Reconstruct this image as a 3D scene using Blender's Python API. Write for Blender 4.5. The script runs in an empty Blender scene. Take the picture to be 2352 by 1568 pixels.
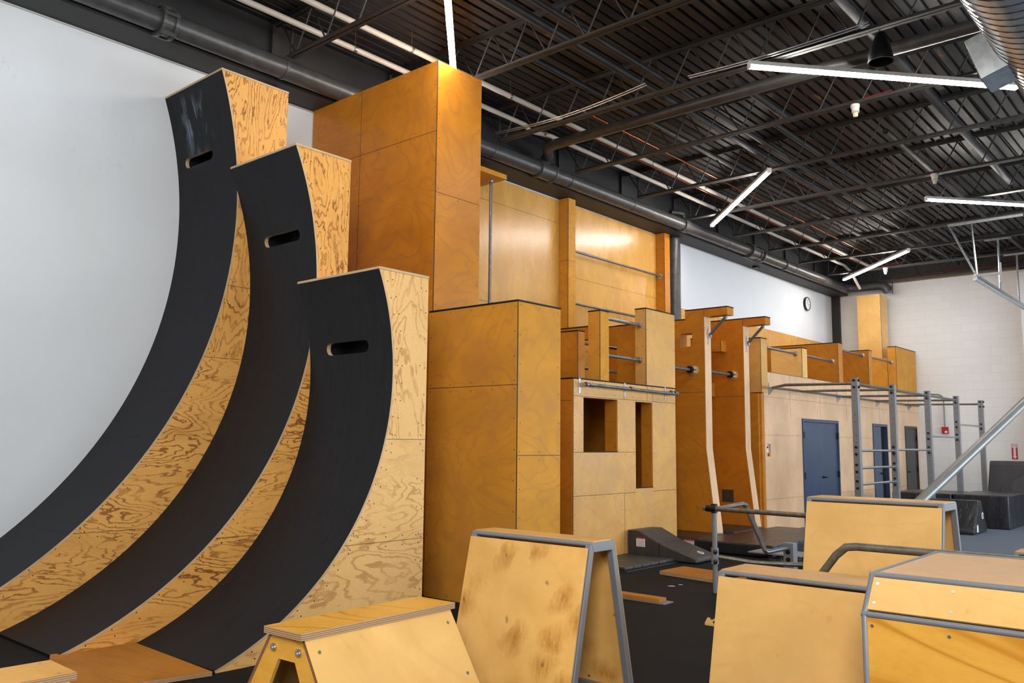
import bpy, bmesh, math, random
from mathutils import Vector, Matrix
random.seed(7)
SC = bpy.context.scene
COL = SC.collection
R = math.radians

# ------------------------------------------------------------------ camera
cam_d = bpy.data.cameras.new('camera')
cam = bpy.data.objects.new('camera', cam_d)
COL.objects.link(cam)
cam_d.sensor_width = 36.0
cam_d.lens = 1958.4 / 2352 * 36.0
cam_d.clip_end = 200
PIT, YAW, ROL = R(6.76), R(41.04), R(.568)
fw = Vector((math.cos(YAW) * math.cos(PIT), math.sin(YAW) * math.cos(PIT), math.sin(PIT)))
rt = Vector((math.sin(YAW), -math.cos(YAW), 0))
up = rt.cross(fw)
r2 = math.cos(ROL) * rt + math.sin(ROL) * up
u2 = -math.sin(ROL) * rt + math.cos(ROL) * up
mw = Matrix((r2, u2, -fw)).transposed().to_4x4()
mw.translation = Vector((0, 0, 1.68))
cam.matrix_world = mw
SC.camera = cam

# ------------------------------------------------------------------ light and exposure
SC.view_settings.view_transform = 'Standard'
SC.view_settings.look = 'None'
SC.view_settings.gamma = 1
SC.view_settings.use_curve_mapping = False
SC.view_settings.exposure = 0.15
w = bpy.data.worlds.new('world')
SC.world = w
w.use_nodes = True
w.node_tree.nodes['Background'].inputs[0].default_value = (.75, .85, 1, 1)
w.node_tree.nodes['Background'].inputs[1].default_value = .6


def area(name, loc, direction, sx, sy, power, col):
    d = bpy.data.lights.new(name, 'AREA')
    d.shape = 'RECTANGLE'
    d.size, d.size_y, d.energy, d.color = sx, sy, power, col
    o = bpy.data.objects.new(name, d)
    COL.objects.link(o)
    o.location = loc
    o.rotation_euler = Vector(direction).to_track_quat('-Z', 'Z').to_euler()
    return o


# daylight through the glazed garage doors of the right wall; the back ones are added to brighten the foreground
for i, x in enumerate((0.5, 7.5, 14.5, 21.5)):
    area('daylight_right', (x, -6.9, 2.6), (0, 1, 0), 4.6, 4.0, (330, 300, 500, 900)[i], (.76, .88, 1))
area('fill_back', (-3.0, 5.4, 4.6), (1, 0.0, -.1), 3.6, 2.4, 40, (1, .97, .93))
area('fill_back', (-3.0, -1.4, 4.6), (1, 0.15, -.25), 6.0, 2.4, 1080, (1, .97, .93))  # added fill, placed high behind the camera for the near boxes
LAMP_EMIT = 80.0


# ------------------------------------------------------------------ materials
class NT:
    def __init__(s, name):
        s.m = bpy.data.materials.new(name)
        s.m.use_nodes = True
        s.n = s.m.node_tree
        s.b = s.n.nodes['Principled BSDF']
        s.tc = None

    def node(s, t, **k):
        o = s.n.nodes.new(t)
        for a, v in k.items():
            setattr(o, a, v)
        return o

    def link(s, a, b):
        s.n.links.new(a, b)

    def coord(s, scale=(1, 1, 1), loc=(0, 0, 0)):
        if not s.tc:
            s.tc = s.node('ShaderNodeTexCoord')
        mp = s.node('ShaderNodeMapping')
        mp.inputs['Scale'].default_value = scale
        mp.inputs['Location'].default_value = loc
        s.link(s.tc.outputs['Object'], mp.inputs[0])
        return mp.outputs[0]

    def noise(s, co, scale, detail=4, rough=.5, dist=0):
        o = s.node('ShaderNodeTexNoise')
        s.link(co, o.inputs['Vector'])
        o.inputs['Scale'].default_value = scale
        o.inputs['Detail'].default_value = detail
        o.inputs['Roughness'].default_value = rough
        o.inputs['Distortion'].default_value = dist
        return o.outputs['Fac']

    def math(s, op, a, b=None, c=None):
        o = s.node('ShaderNodeMath', operation=op)
        for i, v in enumerate((a, b, c)):
            if v is None:
                continue
            if hasattr(v, 'links'):
                s.link(v, o.inputs[i])
            else:
                o.inputs[i].default_value = v
        return o.outputs[0]

    def ramp(s, f, stops):
        o = s.node('ShaderNodeValToRGB')
        s.link(f, o.inputs[0])
        e = o.color_ramp.elements
        while len(e) < len(stops):
            e.new(.5)
        for el, (p, c) in zip(e, stops):
            el.position = p
            el.color = (c, c, c, 1) if not isinstance(c, tuple) else (*c, 1)
        return o.outputs[0]

    def mix(s, f, a, b, mode='MIX'):
        o = s.node('ShaderNodeMix', data_type='RGBA', blend_type=mode)
        for i, v in ((0, f), (6, a), (7, b)):
            if hasattr(v, 'links'):
                s.link(v, o.inputs[i])
            elif i == 0:
                o.inputs[i].default_value = v
            else:
                o.inputs[i].default_value = (*v, 1)
        return o.outputs[2]

    def out(s, col, rough=.5, metal=0, spec=None, coat=0, bump=None, bs=.2, bd=.01):
        if hasattr(col, 'links'):
            s.link(col, s.b.inputs['Base Color'])
        else:
            s.b.inputs['Base Color'].default_value = (*col, 1)
        if hasattr(rough, 'links'):
            s.link(rough, s.b.inputs['Roughness'])
        else:
            s.b.inputs['Roughness'].default_value = rough
        s.b.inputs['Metallic'].default_value = metal
        if spec is not None:
            s.b.inputs['Specular IOR Level'].default_value = spec
        s.b.inputs['Coat Weight'].default_value = coat
        s.b.inputs['Coat Roughness'].default_value = .25
        if bump is not None:
            bn = s.node('ShaderNodeBump')
            bn.inputs['Strength'].default_value = bs
            bn.inputs['Distance'].default_value = bd
            s.link(bump, bn.inputs['Height'])
            s.link(bn.outputs[0], s.b.inputs['Normal'])
        return s.m


def plain(name, col, rough=.5, metal=0, var=.12, vs=6, **k):
    t = NT(name)
    f = t.noise(t.coord(), vs, 5, .6)
    lo = tuple(c * (1 - var) for c in col)
    hi = tuple(min(1, c * (1 + var)) for c in col)
    return t.out(t.mix(t.ramp(f, ((.3, 0.), (.7, 1.))), lo, hi), rough, metal, **k)


def birch(name, base, dark, stain, grain=(1, 1, 6), rough=.34, knots=.0, lines=.35, coat=.0, seed=0., spec=.22, blot=.6):
    sheet = None
    t = NT(name)
    base = (base[0] * 1.02, base[1] * .86, base[2] * .42)
    off = (seed * 3.7, seed * 1.9, seed * 2.3)
    c = t.coord(grain, off)
    f1 = t.noise(c, 2.2, 8, .6, .6)
    col = t.mix(t.ramp(f1, ((.35, 0.), (.68, 1.))), tuple(x * .84 for x in base), base)
    # contour figure of rotary-cut veneer
    cw = t.coord(tuple(.55 * g for g in grain), off)
    f2 = t.noise(cw, 1.1, 3, .45, .8)
    s = t.math('SINE', t.math('MULTIPLY', f2, 90.))
    lw = t.math('ADD', t.math('MULTIPLY', t.ramp(s, ((.2, 0.), (1., 1.))), .45), t.ramp(s, ((.86, 0.), (1., .8))))
    col = t.mix(t.math('MULTIPLY', lw, lines), col, dark)
    # fine streaks
    cf = t.coord(tuple(g * 4 for g in grain), off)
    col = t.mix(t.math('MULTIPLY', t.ramp(t.noise(cf, 9, 3, .6), ((.45, 0.), (.8, 1.))), .25), col, dark)
    # handled patches and darker heartwood blotches
    cb = t.coord((1, 1, 1), off)
    col = t.mix(t.math('MULTIPLY', t.ramp(t.noise(cb, 1.6, 6, .62, .5), ((.46, 0.), (.72, 1.))), blot), col, stain)
    if knots:
        # soft brown clouds round scattered knots
        sp = t.node('ShaderNodeSeparateXYZ')
        t.link(t.coord((1, 1, 1), off), sp.inputs[0])
        cm = t.node('ShaderNodeCombineXYZ')
        t.link(t.math('ADD', sp.outputs[0], sp.outputs[1]), cm.inputs[0])
        t.link(sp.outputs[2], cm.inputs[1])
        wob = t.node('ShaderNodeTexNoise')
        t.link(t.coord((1, 1, 1), off), wob.inputs['Vector'])
        wob.inputs['Scale'].default_value = 7
        wob.inputs['Detail'].default_value = 5
        va = t.node('ShaderNodeVectorMath', operation='MULTIPLY_ADD')
        t.link(wob.outputs['Color'], va.inputs[0])
        va.inputs[1].default_value = (.16, .16, .16)
        t.link(cm.outputs[0], va.inputs[2])
        vo = t.node('ShaderNodeTexVoronoi', voronoi_dimensions='2D')
        t.link(va.outputs[0], vo.inputs['Vector'])
        vo.inputs['Scale'].default_value = 3.6
        sc = t.node('ShaderNodeSeparateColor')
        t.link(vo.outputs['Color'], sc.inputs[0])
        gate = t.ramp(sc.outputs[0], ((.12, 0.), (.5, 1.)))
        st = t.ramp(t.noise(t.coord((9, 9, 2.), off), 4, 5, .65, .6), ((.3, .25), (.62, 1.)))
        d = vo.outputs['Distance']
        cl = t.math('MULTIPLY', t.math('MULTIPLY', t.ramp(d, ((.0, 1.), (.14, .8), (.46, 0.))), gate), st)
        col = t.mix(t.math('MULTIPLY', cl, knots), col, stain)
        col = t.mix(t.math('MULTIPLY', t.math('MULTIPLY', t.ramp(d, ((.02, 1.), (.07, 0.))), t.ramp(sc.outputs[1], ((.55, 0.), (.6, 1.)))), .6 if knots > .9 else .12), col, (.14, .07, .03))
    # tone of each sheet
    if sheet:
        sx = t.node('ShaderNodeSeparateXYZ')
        t.link(t.coord(), sx.inputs[0])
        a = t.math('FLOOR', t.math('DIVIDE', t.math('ADD', sx.outputs[0], t.math('MULTIPLY', sx.outputs[1], 1.)), sheet[0]))
        b = t.math('FLOOR', t.math('DIVIDE', sx.outputs[2], sheet[1]))
        wn = t.node('ShaderNodeTexWhiteNoise', noise_dimensions='2D')
        cx = t.node('ShaderNodeCombineXYZ')
        t.link(a, cx.inputs[0])
        t.link(b, cx.inputs[1])
        t.link(cx.outputs[0], wn.inputs['Vector'])
        v = t.math('ADD', t.math('MULTIPLY', wn.outputs['Value'], .2), .86)
        hs = t.node('ShaderNodeHueSaturation')
        t.link(v, hs.inputs['Value'])
        t.link(col, hs.inputs['Color'])
        col = hs.outputs[0]
    ro = t.math('ADD', t.math('MULTIPLY', f1, .16), rough - .08)
    return t.out(col, ro, 0, coat=coat, spec=spec)


def fir(name, base, ring, seed=0., k=150., grain=(.7, .7, 2.0), amt=.8, split=None):
    t = NT(name)
    off = (seed * 5.1, seed * 2.7, seed * 4.3)
    c = t.coord(grain, off)
    if split:
        sx = t.node('ShaderNodeSeparateXYZ')
        t.link(t.coord(), sx.inputs[0])
        cv = t.coord((grain[2], grain[1], grain[0]), off)
        mv = t.node('ShaderNodeMix', data_type='VECTOR')
        t.link(t.math('GREATER_THAN', sx.outputs[2], split), mv.inputs[0])
        t.link(c, mv.inputs[4])
        t.link(cv, mv.inputs[5])
        c = mv.outputs[1]
    f = t.noise(c, .7, 6, .5, .35)
    s = t.math('SINE', t.math('MULTIPLY', f, k))
    wob = t.noise(t.coord((1, 1, 1.6), off), 1.7, 5, .65)
    m = t.ramp(s, ((.45, 0.), (.9, 1.)))
    m = t.math('MULTIPLY', m, t.ramp(wob, ((.38, .12), (.58, 1.))))
    fine = t.noise(t.coord((8, 8, 60), off), 3, 4, .6)
    col = t.mix(t.ramp(fine, ((.3, 0.), (.7, 1.))), tuple(x * .84 for x in base), base)
    band = t.math('MULTIPLY', t.ramp(t.noise(c, 1.3, 5, .55), ((.48, 0.), (.70, 1.))), .55)
    col = t.mix(band, col, tuple(.55 * a + .45 * b for a, b in zip(base, ring)))
    col = t.mix(t.math('MULTIPLY', m, amt), col, ring)
    return t.out(col, .5, 0, spec=.2)


def plyedge(name, a, b, n=620., axis=2):
    t = NT(name)
    sx = t.node('ShaderNodeSeparateXYZ')
    t.link(t.coord(), sx.inputs[0])
    s = t.math('SINE', t.math('MULTIPLY', sx.outputs[axis], n))
    return t.out(t.mix(t.ramp(s, ((.3, 0.), (.7, 1.))), a, b), .55)


def laminate(name, chalk=False):
    t = NT(name)
    f = t.noise(t.coord((1, 9, 1)), 3, 6, .6, .2)
    col = t.mix(t.ramp(f, ((.35, 0.), (.7, 1.))), (.0095, .0095, .0115), (.0145, .0145, .0170))
    d = t.noise(t.coord((1, 1, .5)), 60, 2, .5)
    col = t.mix(t.math('MULTIPLY', t.ramp(d, ((.80, 0.), (.83, 1.))), .5), col, (.2, .2, .2))
    if chalk:
        sx = t.node('ShaderNodeSeparateXYZ')
        t.link(t.coord(), sx.inputs[0])
        z = sx.outputs[2]
        band = t.math('MULTIPLY', t.ramp(t.math('DIVIDE', z, 6.), ((.80, 0.), (.87, 1.), (.91, 1.), (.94, 0.))), 1.)
        yb = t.ramp(t.math('DIVIDE', t.math('ADD', sx.outputs[1], .7), 1.4), ((.30, 0.), (.45, 1.), (.7, 1.), (.8, 0.)))
        n = t.ramp(t.noise(t.coord((1, 3.2, .9)), 2.6, 8, .68), ((.47, 0.), (.60, 1.)))
        st = t.ramp(t.noise(t.coord((1, 14, .8)), 4, 4, .6), ((.35, .2), (.65, 1.)))
        m = t.math('MULTIPLY', t.math('MULTIPLY', band, yb), t.math('MULTIPLY', n, st))
        col = t.mix(m, col, (.20, .25, .32))
    return t.out(col, .55, 0, spec=.16)


M = {}
M['birch_dark'] = birch('birch_amber', (.58, .255, .04), (.40, .15, .03), (.42, .15, .02), (1, 1, 1.6), lines=.5, blot=.85)
M['birch_mid'] = birch('birch_honey', (.66, .35, .085), (.48, .21, .045), (.50, .22, .05), (1, 1, 1.5), seed=2, lines=.45, spec=.07, rough=.46, blot=.8)
M['birch_wall'] = birch('birch_wall', (.70, .42, .17), (.50, .26, .08), (.54, .28, .09), (1.4, 1.4, .5), seed=4, rough=.27, lines=.15, coat=.3, spec=.5)
M['birch_grey'] = birch('birch_worn', (.73, .455, .22), (.52, .26, .09), (.54, .30, .13), (1, 1, 1.1), seed=5, lines=.22, coat=.12, spec=.4)
M['birch_door'] = birch('birch_daylit_pale', (.84, .63, .74), (.62, .38, .22), (.60, .34, .18), (1, 1, .5), seed=15, lines=.10, coat=.2, spec=.5)  # pinkish daylight sheen mixed into the base colour
M['birch_fin'] = birch('birch_orange', (.54, .20, .025), (.36, .11, .015), (.40, .13, .02), (1, 1, 1.4), seed=6)
M['birch_box'] = birch('birch_pale', (.86, .615, .42), (.74, .42, .13), (.70, .38, .10), (1, .6, 1), knots=.42, seed=8, lines=.38, blot=.38)
M['birch_knot'] = birch('birch_knotty', (.86, .58, .34), (.74, .38, .09), (.46, .185, .025), (1, .6, 1), knots=1., seed=9, lines=.34, blot=.35)
M['birch_gold'] = birch('birch_golden', (.88, .53, .17), (.60, .24, .025), (.62, .27, .035), (1, .5, 1.2), seed=11, lines=.75, blot=.45)
M['birch_top'] = birch('birch_top', (.76, .50, .36), (.58, .30, .11), (.58, .30, .12), (1, 1, 1), seed=12, lines=.3, blot=.4)
M['board'] = birch('stained_board', (.50, .22, .055), (.26, .09, .02), (.30, .11, .02), (2, .6, 1), seed=13, lines=.3, rough=.42)
M['fir'] = fir('fir_plywood_figured', (.80, .40, .10), (.22, .065, .01), seed=1, k=150, grain=(.8, .8, 3.0), amt=.85, split=2.54)
M['fir2'] = fir('fir_plywood_warm', (.80, .39, .09), (.20, .055, .008), seed=3, k=170, grain=(.8, .8, 3.2), amt=.9, split=2.54)
M['fir3'] = fir('fir_plywood_pale', (.84, .50, .18), (.46, .20, .055), seed=6, k=110, grain=(.9, .9, 2.8), amt=.7, split=1.70)
M['edge'] = plyedge('plywood_edge', (.52, .33, .17), (.20, .10, .045))
M['edge_brown'] = plain('plywood_edge_brown', (.23, .105, .045), .6, var=.25, vs=20)
M['edge_light'] = plain('plywood_edge_light', (.52, .36, .20), .6)
M['black'] = laminate('black_ramp_laminate')
M['black_chalk'] = laminate('black_ramp_laminate_chalked', True)
M['cap'] = plain('black_edge_rubber', (.010, .010, .012), .6, spec=.2)
M['dark_wall'] = plain('grey_unseen_wall_paint', (.30, .30, .30), .85)  # unseen walls, greyed to cut bounce light and raise contrast
M['seam'] = plain('seam_shadow_gap', (.05, .025, .01), .8)
M['seam_black'] = plain('seam_black', (.004, .004, .004), .8)
M['screw'] = plain('dark_screw', (.02, .017, .015), .5, .4)
M['screw_light'] = plain('zinc_screw', (.55, .55, .52), .3, .9)
M['steel'] = plain('grey_powder_coat', (.20, .205, .22), .42, .15, var=.05)
M['steel_neutral'] = plain('warm_grey_pole', (.24, .235, .225), .38, .3, var=.08)
M['steel_dark'] = plain('grey_steel_pipe', (.155, .155, .15), .38, .65, var=.25, vs=14)
M['galv'] = plain('galvanised_pipe', (.20, .205, .21), .36, .8, var=.3, vs=18)
M['galv_bright'] = plain('galvanised_bright', (.42, .45, .47), .3, .9, var=.2, vs=12)
M['white_wall'] = plain('white_wall_paint', (.72, .735, .75), .85, 0, var=.025, vs=1.2)
M['black_paint'] = plain('black_steel_paint', (.022, .021, .021), .5, .1, var=.2, vs=3)
M['soffit'] = plain('dark_soffit_paint', (.030, .028, .027), .6, 0, var=.15, vs=2)
M['joist'] = plain('dark_joist_paint', (.030, .028, .027), .5, .2, var=.3, vs=5)
M['pipe_black'] = plain('cast_iron_drain', (.072, .070, .068), .36, .25, var=.25, vs=7)
M['pvc'] = plain('cream_pvc', (.50, .45, .39), .4, 0, var=.06)
M['copper'] = plain('copper', (.45, .14, .06), .3, .9, var=.2)
M['rail_bronze'] = plain('weathered_steel_pipe', (.17, .155, .12), .42, .6, var=.3, vs=16)
def vinyl(name, col, rough):
    t = NT(name)
    f = t.noise(t.coord((1, 1, .35)), 3.5, 4, .55, 1.2)
    g = t.noise(t.coord(), 60, 2, .5)
    return t.out(t.mix(t.ramp(f, ((.3, 0.), (.7, 1.))), tuple(c * .85 for c in col), tuple(c * 1.2 for c in col)), rough, 0, bump=t.math('ADD', f, t.math('MULTIPLY', g, .03)), bs=.55, bd=.05)


M['vinyl'] = vinyl('black_vinyl_mat', (.016, .016, .019), .34)
M['vinyl_grey'] = vinyl('charcoal_vinyl_mat', (.036, .037, .040), .45)
t = NT('scuffed_white_wall_paint')
f = t.noise(t.coord(), .9, 5, .6)
c = t.mix(t.ramp(f, ((.3, 0.), (.7, 1.))), (.70, .717, .735), (.735, .75, .765))
sm = t.math('MULTIPLY', t.ramp(t.noise(t.coord((1, 1, 1)), .8, 3, .5), ((.60, 0.), (.70, 1.))), t.ramp(t.noise(t.coord((3, 1, 1.2)), 9, 6, .75), ((.56, 0.), (.68, 1.))))
M['wall_scuffed'] = t.out(t.mix(t.math('MULTIPLY', sm, .35), c, (.36, .32, .29)), .85)
M['door_blue'] = plain('navy_door_paint', (.040, .065, .12), .32, 0, var=.08, vs=2)
M['door_grey'] = plain('charcoal_door_paint', (.040, .038, .040), .45, 0, var=.08, vs=2)
M['hardware'] = plain('black_hardware', (.012, .012, .013), .4, .5)
M['white_plastic'] = plain('white_plastic', (.75, .75, .73), .4)
M['cream_plastic'] = plain('cream_plastic', (.62, .56, .40), .45)
M['red'] = plain('red_enamel', (.42, .012, .015), .35)
M['red_pipe'] = plain('dull_red_pipe', (.20, .03, .02), .5)
M['red_sign'] = plain('red_sign', (.50, .015, .03), .5)
M['paper'] = plain('white_print', (.75, .73, .70), .6, var=.04)
M['silver_post'] = plain('silver_post_paint', (.24, .25, .27), .38, .5, var=.06)
M['chrome'] = plain('bright_steel_rung', (.50, .53, .57), .22, .9, var=.05)
M['duct'] = plain('galvanised_spiral_duct', (.50, .52, .54), .25, .95, var=.25, vs=3)
M['duct_seam'] = plain('duct_seam', (.10, .10, .10), .4, .7)
M['glass'] = plain('window_glass', (.8, .85, .9), .1)

# floor, deck, block wall
t = NT('black_rubber_floor')
f = t.noise(t.coord(), 180, 2, .6)
f2 = t.noise(t.coord(), 1.3, 6, .6)
c = t.mix(t.ramp(f2, ((.3, 0.), (.7, 1.))), (.0075, .0075, .0085), (.0125, .0125, .0135))
c = t.mix(t.math('MULTIPLY', t.ramp(f, ((.68, 0.), (.76, 1.))), .4), c, (.07, .07, .075))
M['rubber'] = t.out(c, .75, 0, spec=.12, bump=f, bs=.15, bd=.002)
t = NT('blue_grey_carpet')
f = t.noise(t.coord(), 260, 2, .7)
c = t.mix(t.ramp(f, ((.3, 0.), (.7, 1.))), (.045, .06, .085), (.19, .235, .30))
M['carpet'] = t.out(c, .95, 0, bump=f, bs=.4, bd=.004)
t = NT('corrugated_roof_deck')
f = t.noise(t.coord((.35, 1, 1)), 1.6, 8, .7)
c = t.mix(t.ramp(t.noise(t.coord((.3, 3, 1)), 2.5, 5, .6), ((.3, 0.), (.7, 1.))), (.013, .012, .0125), (.028, .026, .0265))
n2 = t.noise(t.coord((1, 1, 1)), .45, 4, .6)
rm = t.math('MULTIPLY', t.ramp(t.noise(t.coord((.9, 5, 1)), 2.2, 8, .75), ((.60, 0.), (.66, 1.))), t.ramp(n2, ((.46, 0.), (.54, 1.))))
c = t.mix(rm, c, (.33, .15, .05))
M['deck'] = t.out(c, .5, .3)
t = NT('painted_block_wall')
sx = t.node('ShaderNodeSeparateXYZ')
t.link(t.coord(), sx.inputs[0])
cb = t.node('ShaderNodeCombineXYZ')
t.link(sx.outputs[1], cb.inputs[0])
t.link(sx.outputs[2], cb.inputs[1])
br = t.node('ShaderNodeTexBrick')
t.link(cb.outputs[0], br.inputs['Vector'])
br.inputs['Scale'].default_value = 1
br.inputs['Brick Width'].default_value = .46
br.inputs['Row Height'].default_value = .23
br.inputs['Mortar Size'].default_value = .007
br.inputs['Mortar Smooth'].default_value = .3
for i, cc in ((1, (.80, .775, .75)), (2, (.775, .75, .725)), (3, (.72, .70, .68))):
    br.inputs[i].default_value = (*cc, 1)
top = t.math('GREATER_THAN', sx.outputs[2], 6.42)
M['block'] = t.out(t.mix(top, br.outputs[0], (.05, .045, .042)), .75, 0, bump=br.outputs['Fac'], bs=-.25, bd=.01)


def emitter(name, col, s):
    m = bpy.data.materials.new(name)
    m.use_nodes = True
    b = m.node_tree.nodes['Principled BSDF']
    b.inputs['Base Color'].default_value = (.9, .9, .9, 1)
    b.inputs['Emission Color'].default_value = (*col, 1)
    b.inputs['Emission Strength'].default_value = s
    return m


M['led'] = emitter('led_diffuser', (1, .95, .88), LAMP_EMIT)


# ------------------------------------------------------------------ mesh helpers (world coordinates, moved to the thing's base on build)
class MB:
    def __init__(s):
        s.v, s.f, s.mi = [], [], []

    def add(s, vs, fs, mi=0):
        n = len(s.v)
        s.v += [tuple(v) for v in vs]
        s.f += [tuple(n + i for i in f) for f in fs]
        s.mi += [mi] * len(fs)
        return s

    def parts(s, name, mats, parent, **k):
        """one object for every loose piece of the mesh"""
        par = list(range(len(s.v)))

        def find(a):
            while par[a] != a:
                par[a] = par[par[a]]
                a = par[a]
            return a
        for f in s.f:
            for b in f[1:]:
                par[find(b)] = find(f[0])
        grp = {}
        for f, mi in zip(s.f, s.mi):
            grp.setdefault(find(f[0]), []).append((f, mi))
        out = []
        for g_ in grp.values():
            q = MB()
            ids = sorted({i for f, _ in g_ for i in f})
            mp = {i: n for n, i in enumerate(ids)}
            q.v = [s.v[i] for i in ids]
            q.f = [tuple(mp[i] for i in f) for f, _ in g_]
            q.mi = [mi for _, mi in g_]
            out.append(q.build(name, mats, parent, **k))
        return out

    def box(s, x0, x1, y0, y1, z0, z1, mi=0):
        x0, x1 = sorted((x0, x1)); y0, y1 = sorted((y0, y1)); z0, z1 = sorted((z0, z1))
        vs = [(x, y, z) for x in (x0, x1) for y in (y0, y1) for z in (z0, z1)]
        return s.add(vs, [(0, 1, 3, 2), (4, 6, 7, 5), (0, 4, 5, 1), (2, 3, 7, 6), (0, 2, 6, 4), (1, 5, 7, 3)], mi)

    def hexa(s, bot, topq, mi=0):
        return s.add(list(bot) + list(topq), [(3, 2, 1, 0), (4, 5, 6, 7), (0, 1, 5, 4), (1, 2, 6, 5), (2, 3, 7, 6), (3, 0, 4, 7)], mi)

    def prism(s, poly, ax, a, b, mi=0, side=None):
        """poly of 2-D points; ax 'y' -> (x, z) extruded over y; 'x' -> (y, z); 'z' -> (x, y)"""
        def P(p, t):
            return {'y': (p[0], t, p[1]), 'x': (t, p[0], p[1]), 'z': (p[0], p[1], t)}[ax]
        n = len(poly)
        ar = sum(poly[i][0] * poly[(i + 1) % n][1] - poly[(i + 1) % n][0] * poly[i][1] for i in range(n))
        if ar < 0:
            poly = poly[::-1]
        a, b = min(a, b), max(a, b)
        vs = [P(p, a) for p in poly] + [P(p, b) for p in poly]
        q = [tuple(range(n)), tuple(range(2 * n - 1, n - 1, -1))]
        sd = [(i, i + n, (i + 1) % n + n, (i + 1) % n) for i in range(n)]
        if ax != 'y':
            q = [f[::-1] for f in q]
            sd = [f[::-1] for f in sd]
        s.add(vs, q, mi)
        s.f += [tuple(len(s.v) - 2 * n + i for i in f) for f in sd]
        s.mi += [mi if side is None else side] * n
        return s

    def tube(s, pts, r, seg=12, mi=0, cap=True):
        pts = [Vector(p) for p in pts]
        n = len(pts)
        rings = []
        prev = None
        for i, p in enumerate(pts):
            if i == 0:
                d = pts[1] - p
            elif i == n - 1:
                d = p - pts[-2]
            else:
                d = (pts[i + 1] - p).normalized() + (p - pts[i - 1]).normalized()
            d.normalize()
            if prev is None:
                a = Vector((0, 0, 1)) if abs(d.z) < .9 else Vector((1, 0, 0))
                x = d.cross(a).normalized()
            else:
                x = (prev - d * prev.dot(d)).normalized()
            prev = x
            y = d.cross(x)
            k = 1
            if 0 < i < n - 1:
                k = 1 / max(.5, (pts[i + 1] - p).normalized().dot(d))
            rr = r[i] if isinstance(r, (list, tuple)) else r
            rings.append([p + (x * math.cos(2 * math.pi * j / seg) + y * math.sin(2 * math.pi * j / seg)) * rr * (k if k < 1.5 else 1.2) for j in range(seg)])
        vs = [v for q in rings for v in q]
        fs = [(i * seg + j, i * seg + (j + 1) % seg, (i + 1) * seg + (j + 1) % seg, (i + 1) * seg + j) for i in range(n - 1) for j in range(seg)]
        if cap:
            fs += [tuple(range(seg - 1, -1, -1)), tuple((n - 1) * seg + j for j in range(seg))]
        return s.add(vs, fs, mi)

    def disc(s, c, nrm, r, mi=0, seg=8, h=.002):
        c, nrm = Vector(c), Vector(nrm).normalized()
        return s.tube([c, c + nrm * h], r, seg, mi)

    def lathe(s, prof, c, ax=(0, 0, 1), seg=24, mi=0):
        c, ax = Vector(c), Vector(ax).normalized()
        a = Vector((1, 0, 0)) if abs(ax.x) < .9 else Vector((0, 1, 0))
        x = ax.cross(a).normalized()
        y = ax.cross(x)
        vs = [c + ax * h + (x * math.cos(2 * math.pi * j / seg) + y * math.sin(2 * math.pi * j / seg)) * r for r, h in prof for j in range(seg)]
        n = len(prof)
        fs = [(i * seg + j, i * seg + (j + 1) % seg, (i + 1) * seg + (j + 1) % seg, (i + 1) * seg + j) for i in range(n - 1) for j in range(seg)]
        return s.add(vs, fs, mi)

    def build(s, name, mats, parent=None, smooth=False, bevel=0, label=None, bseg=2):
        me = bpy.data.meshes.new(name)
        o = bpy.data.objects.new(name, me)
        off = Vector((0, 0, 0))
        if parent is not None:
            q = parent
            while q is not None:
                off += q.location
                q = q.parent
        me.from_pydata([tuple(Vector(v) - off) for v in s.v], [], s.f)
        if not isinstance(mats, (list, tuple)):
            mats = [mats]
        for m in mats:
            me.materials.append(M[m] if isinstance(m, str) else m)
        me.polygons.foreach_set('material_index', s.mi)
        bm = bmesh.new()
        bm.from_mesh(me)
        bmesh.ops.recalc_face_normals(bm, faces=bm.faces)
        bm.to_mesh(me)
        bm.free()
        if smooth:
            me.polygons.foreach_set('use_smooth', [True] * len(me.polygons))
            me.set_sharp_from_angle(angle=R(40))
        me.update()
        COL.objects.link(o)
        if parent is not None:
            o.parent = parent
        if bevel:
            b = o.modifiers.new('bevel', 'BEVEL')
            b.width = bevel
            b.segments = bseg
            b.limit_method = 'ANGLE'
            b.angle_limit = R(35)
            b.harden_normals = False
        if label:
            o['label'] = label
        return o


def thing(name, label, cat, loc=(0, 0, 0), group=None, kind=None):
    o = bpy.data.objects.new(name, None)
    COL.objects.link(o)
    o.location = loc
    o.empty_display_size = .1
    return tag(o, label, cat, group, kind)


def tag(o, label, cat, group=None, kind=None):
    o['label'] = label
    o['category'] = cat
    if group:
        o['group'] = group
    if kind:
        o['kind'] = kind
    return o


def struct(name, mb, mats, label, cat, **k):
    return tag(mb.build(name, mats, **k), label, cat, None, 'structure')


def border_screws(mb, axis, pos, u0, u1, v0, v1, mi, step=.3, inset=.04, nsgn=-1, r=.006):
    """screws round a panel; axis 'x' -> u=y, v=z at x=pos; 'y' -> u=x, v=z at y=pos"""
    pts = []
    nu, nv = max(1, round((u1 - u0) / step)), max(1, round((v1 - v0) / step))
    for i in range(nu + 1):
        u = u0 + inset + (u1 - u0 - 2 * inset) * i / nu
        pts += [(u, v0 + inset), (u, v1 - inset)]
    for i in range(1, nv):
        v = v0 + inset + (v1 - v0 - 2 * inset) * i / nv
        pts += [(u0 + inset, v), (u1 - inset, v)]
    for u, v in pts:
        u += random.uniform(-.008, .008)
        v += random.uniform(-.012, .012)
        if axis == 'x':
            mb.disc((pos, u, v), (nsgn, 0, 0), r, mi, 6, .0015)
        else:
            mb.disc((u, pos, v), (0, nsgn, 0), r, mi, 6, .0015)


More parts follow.
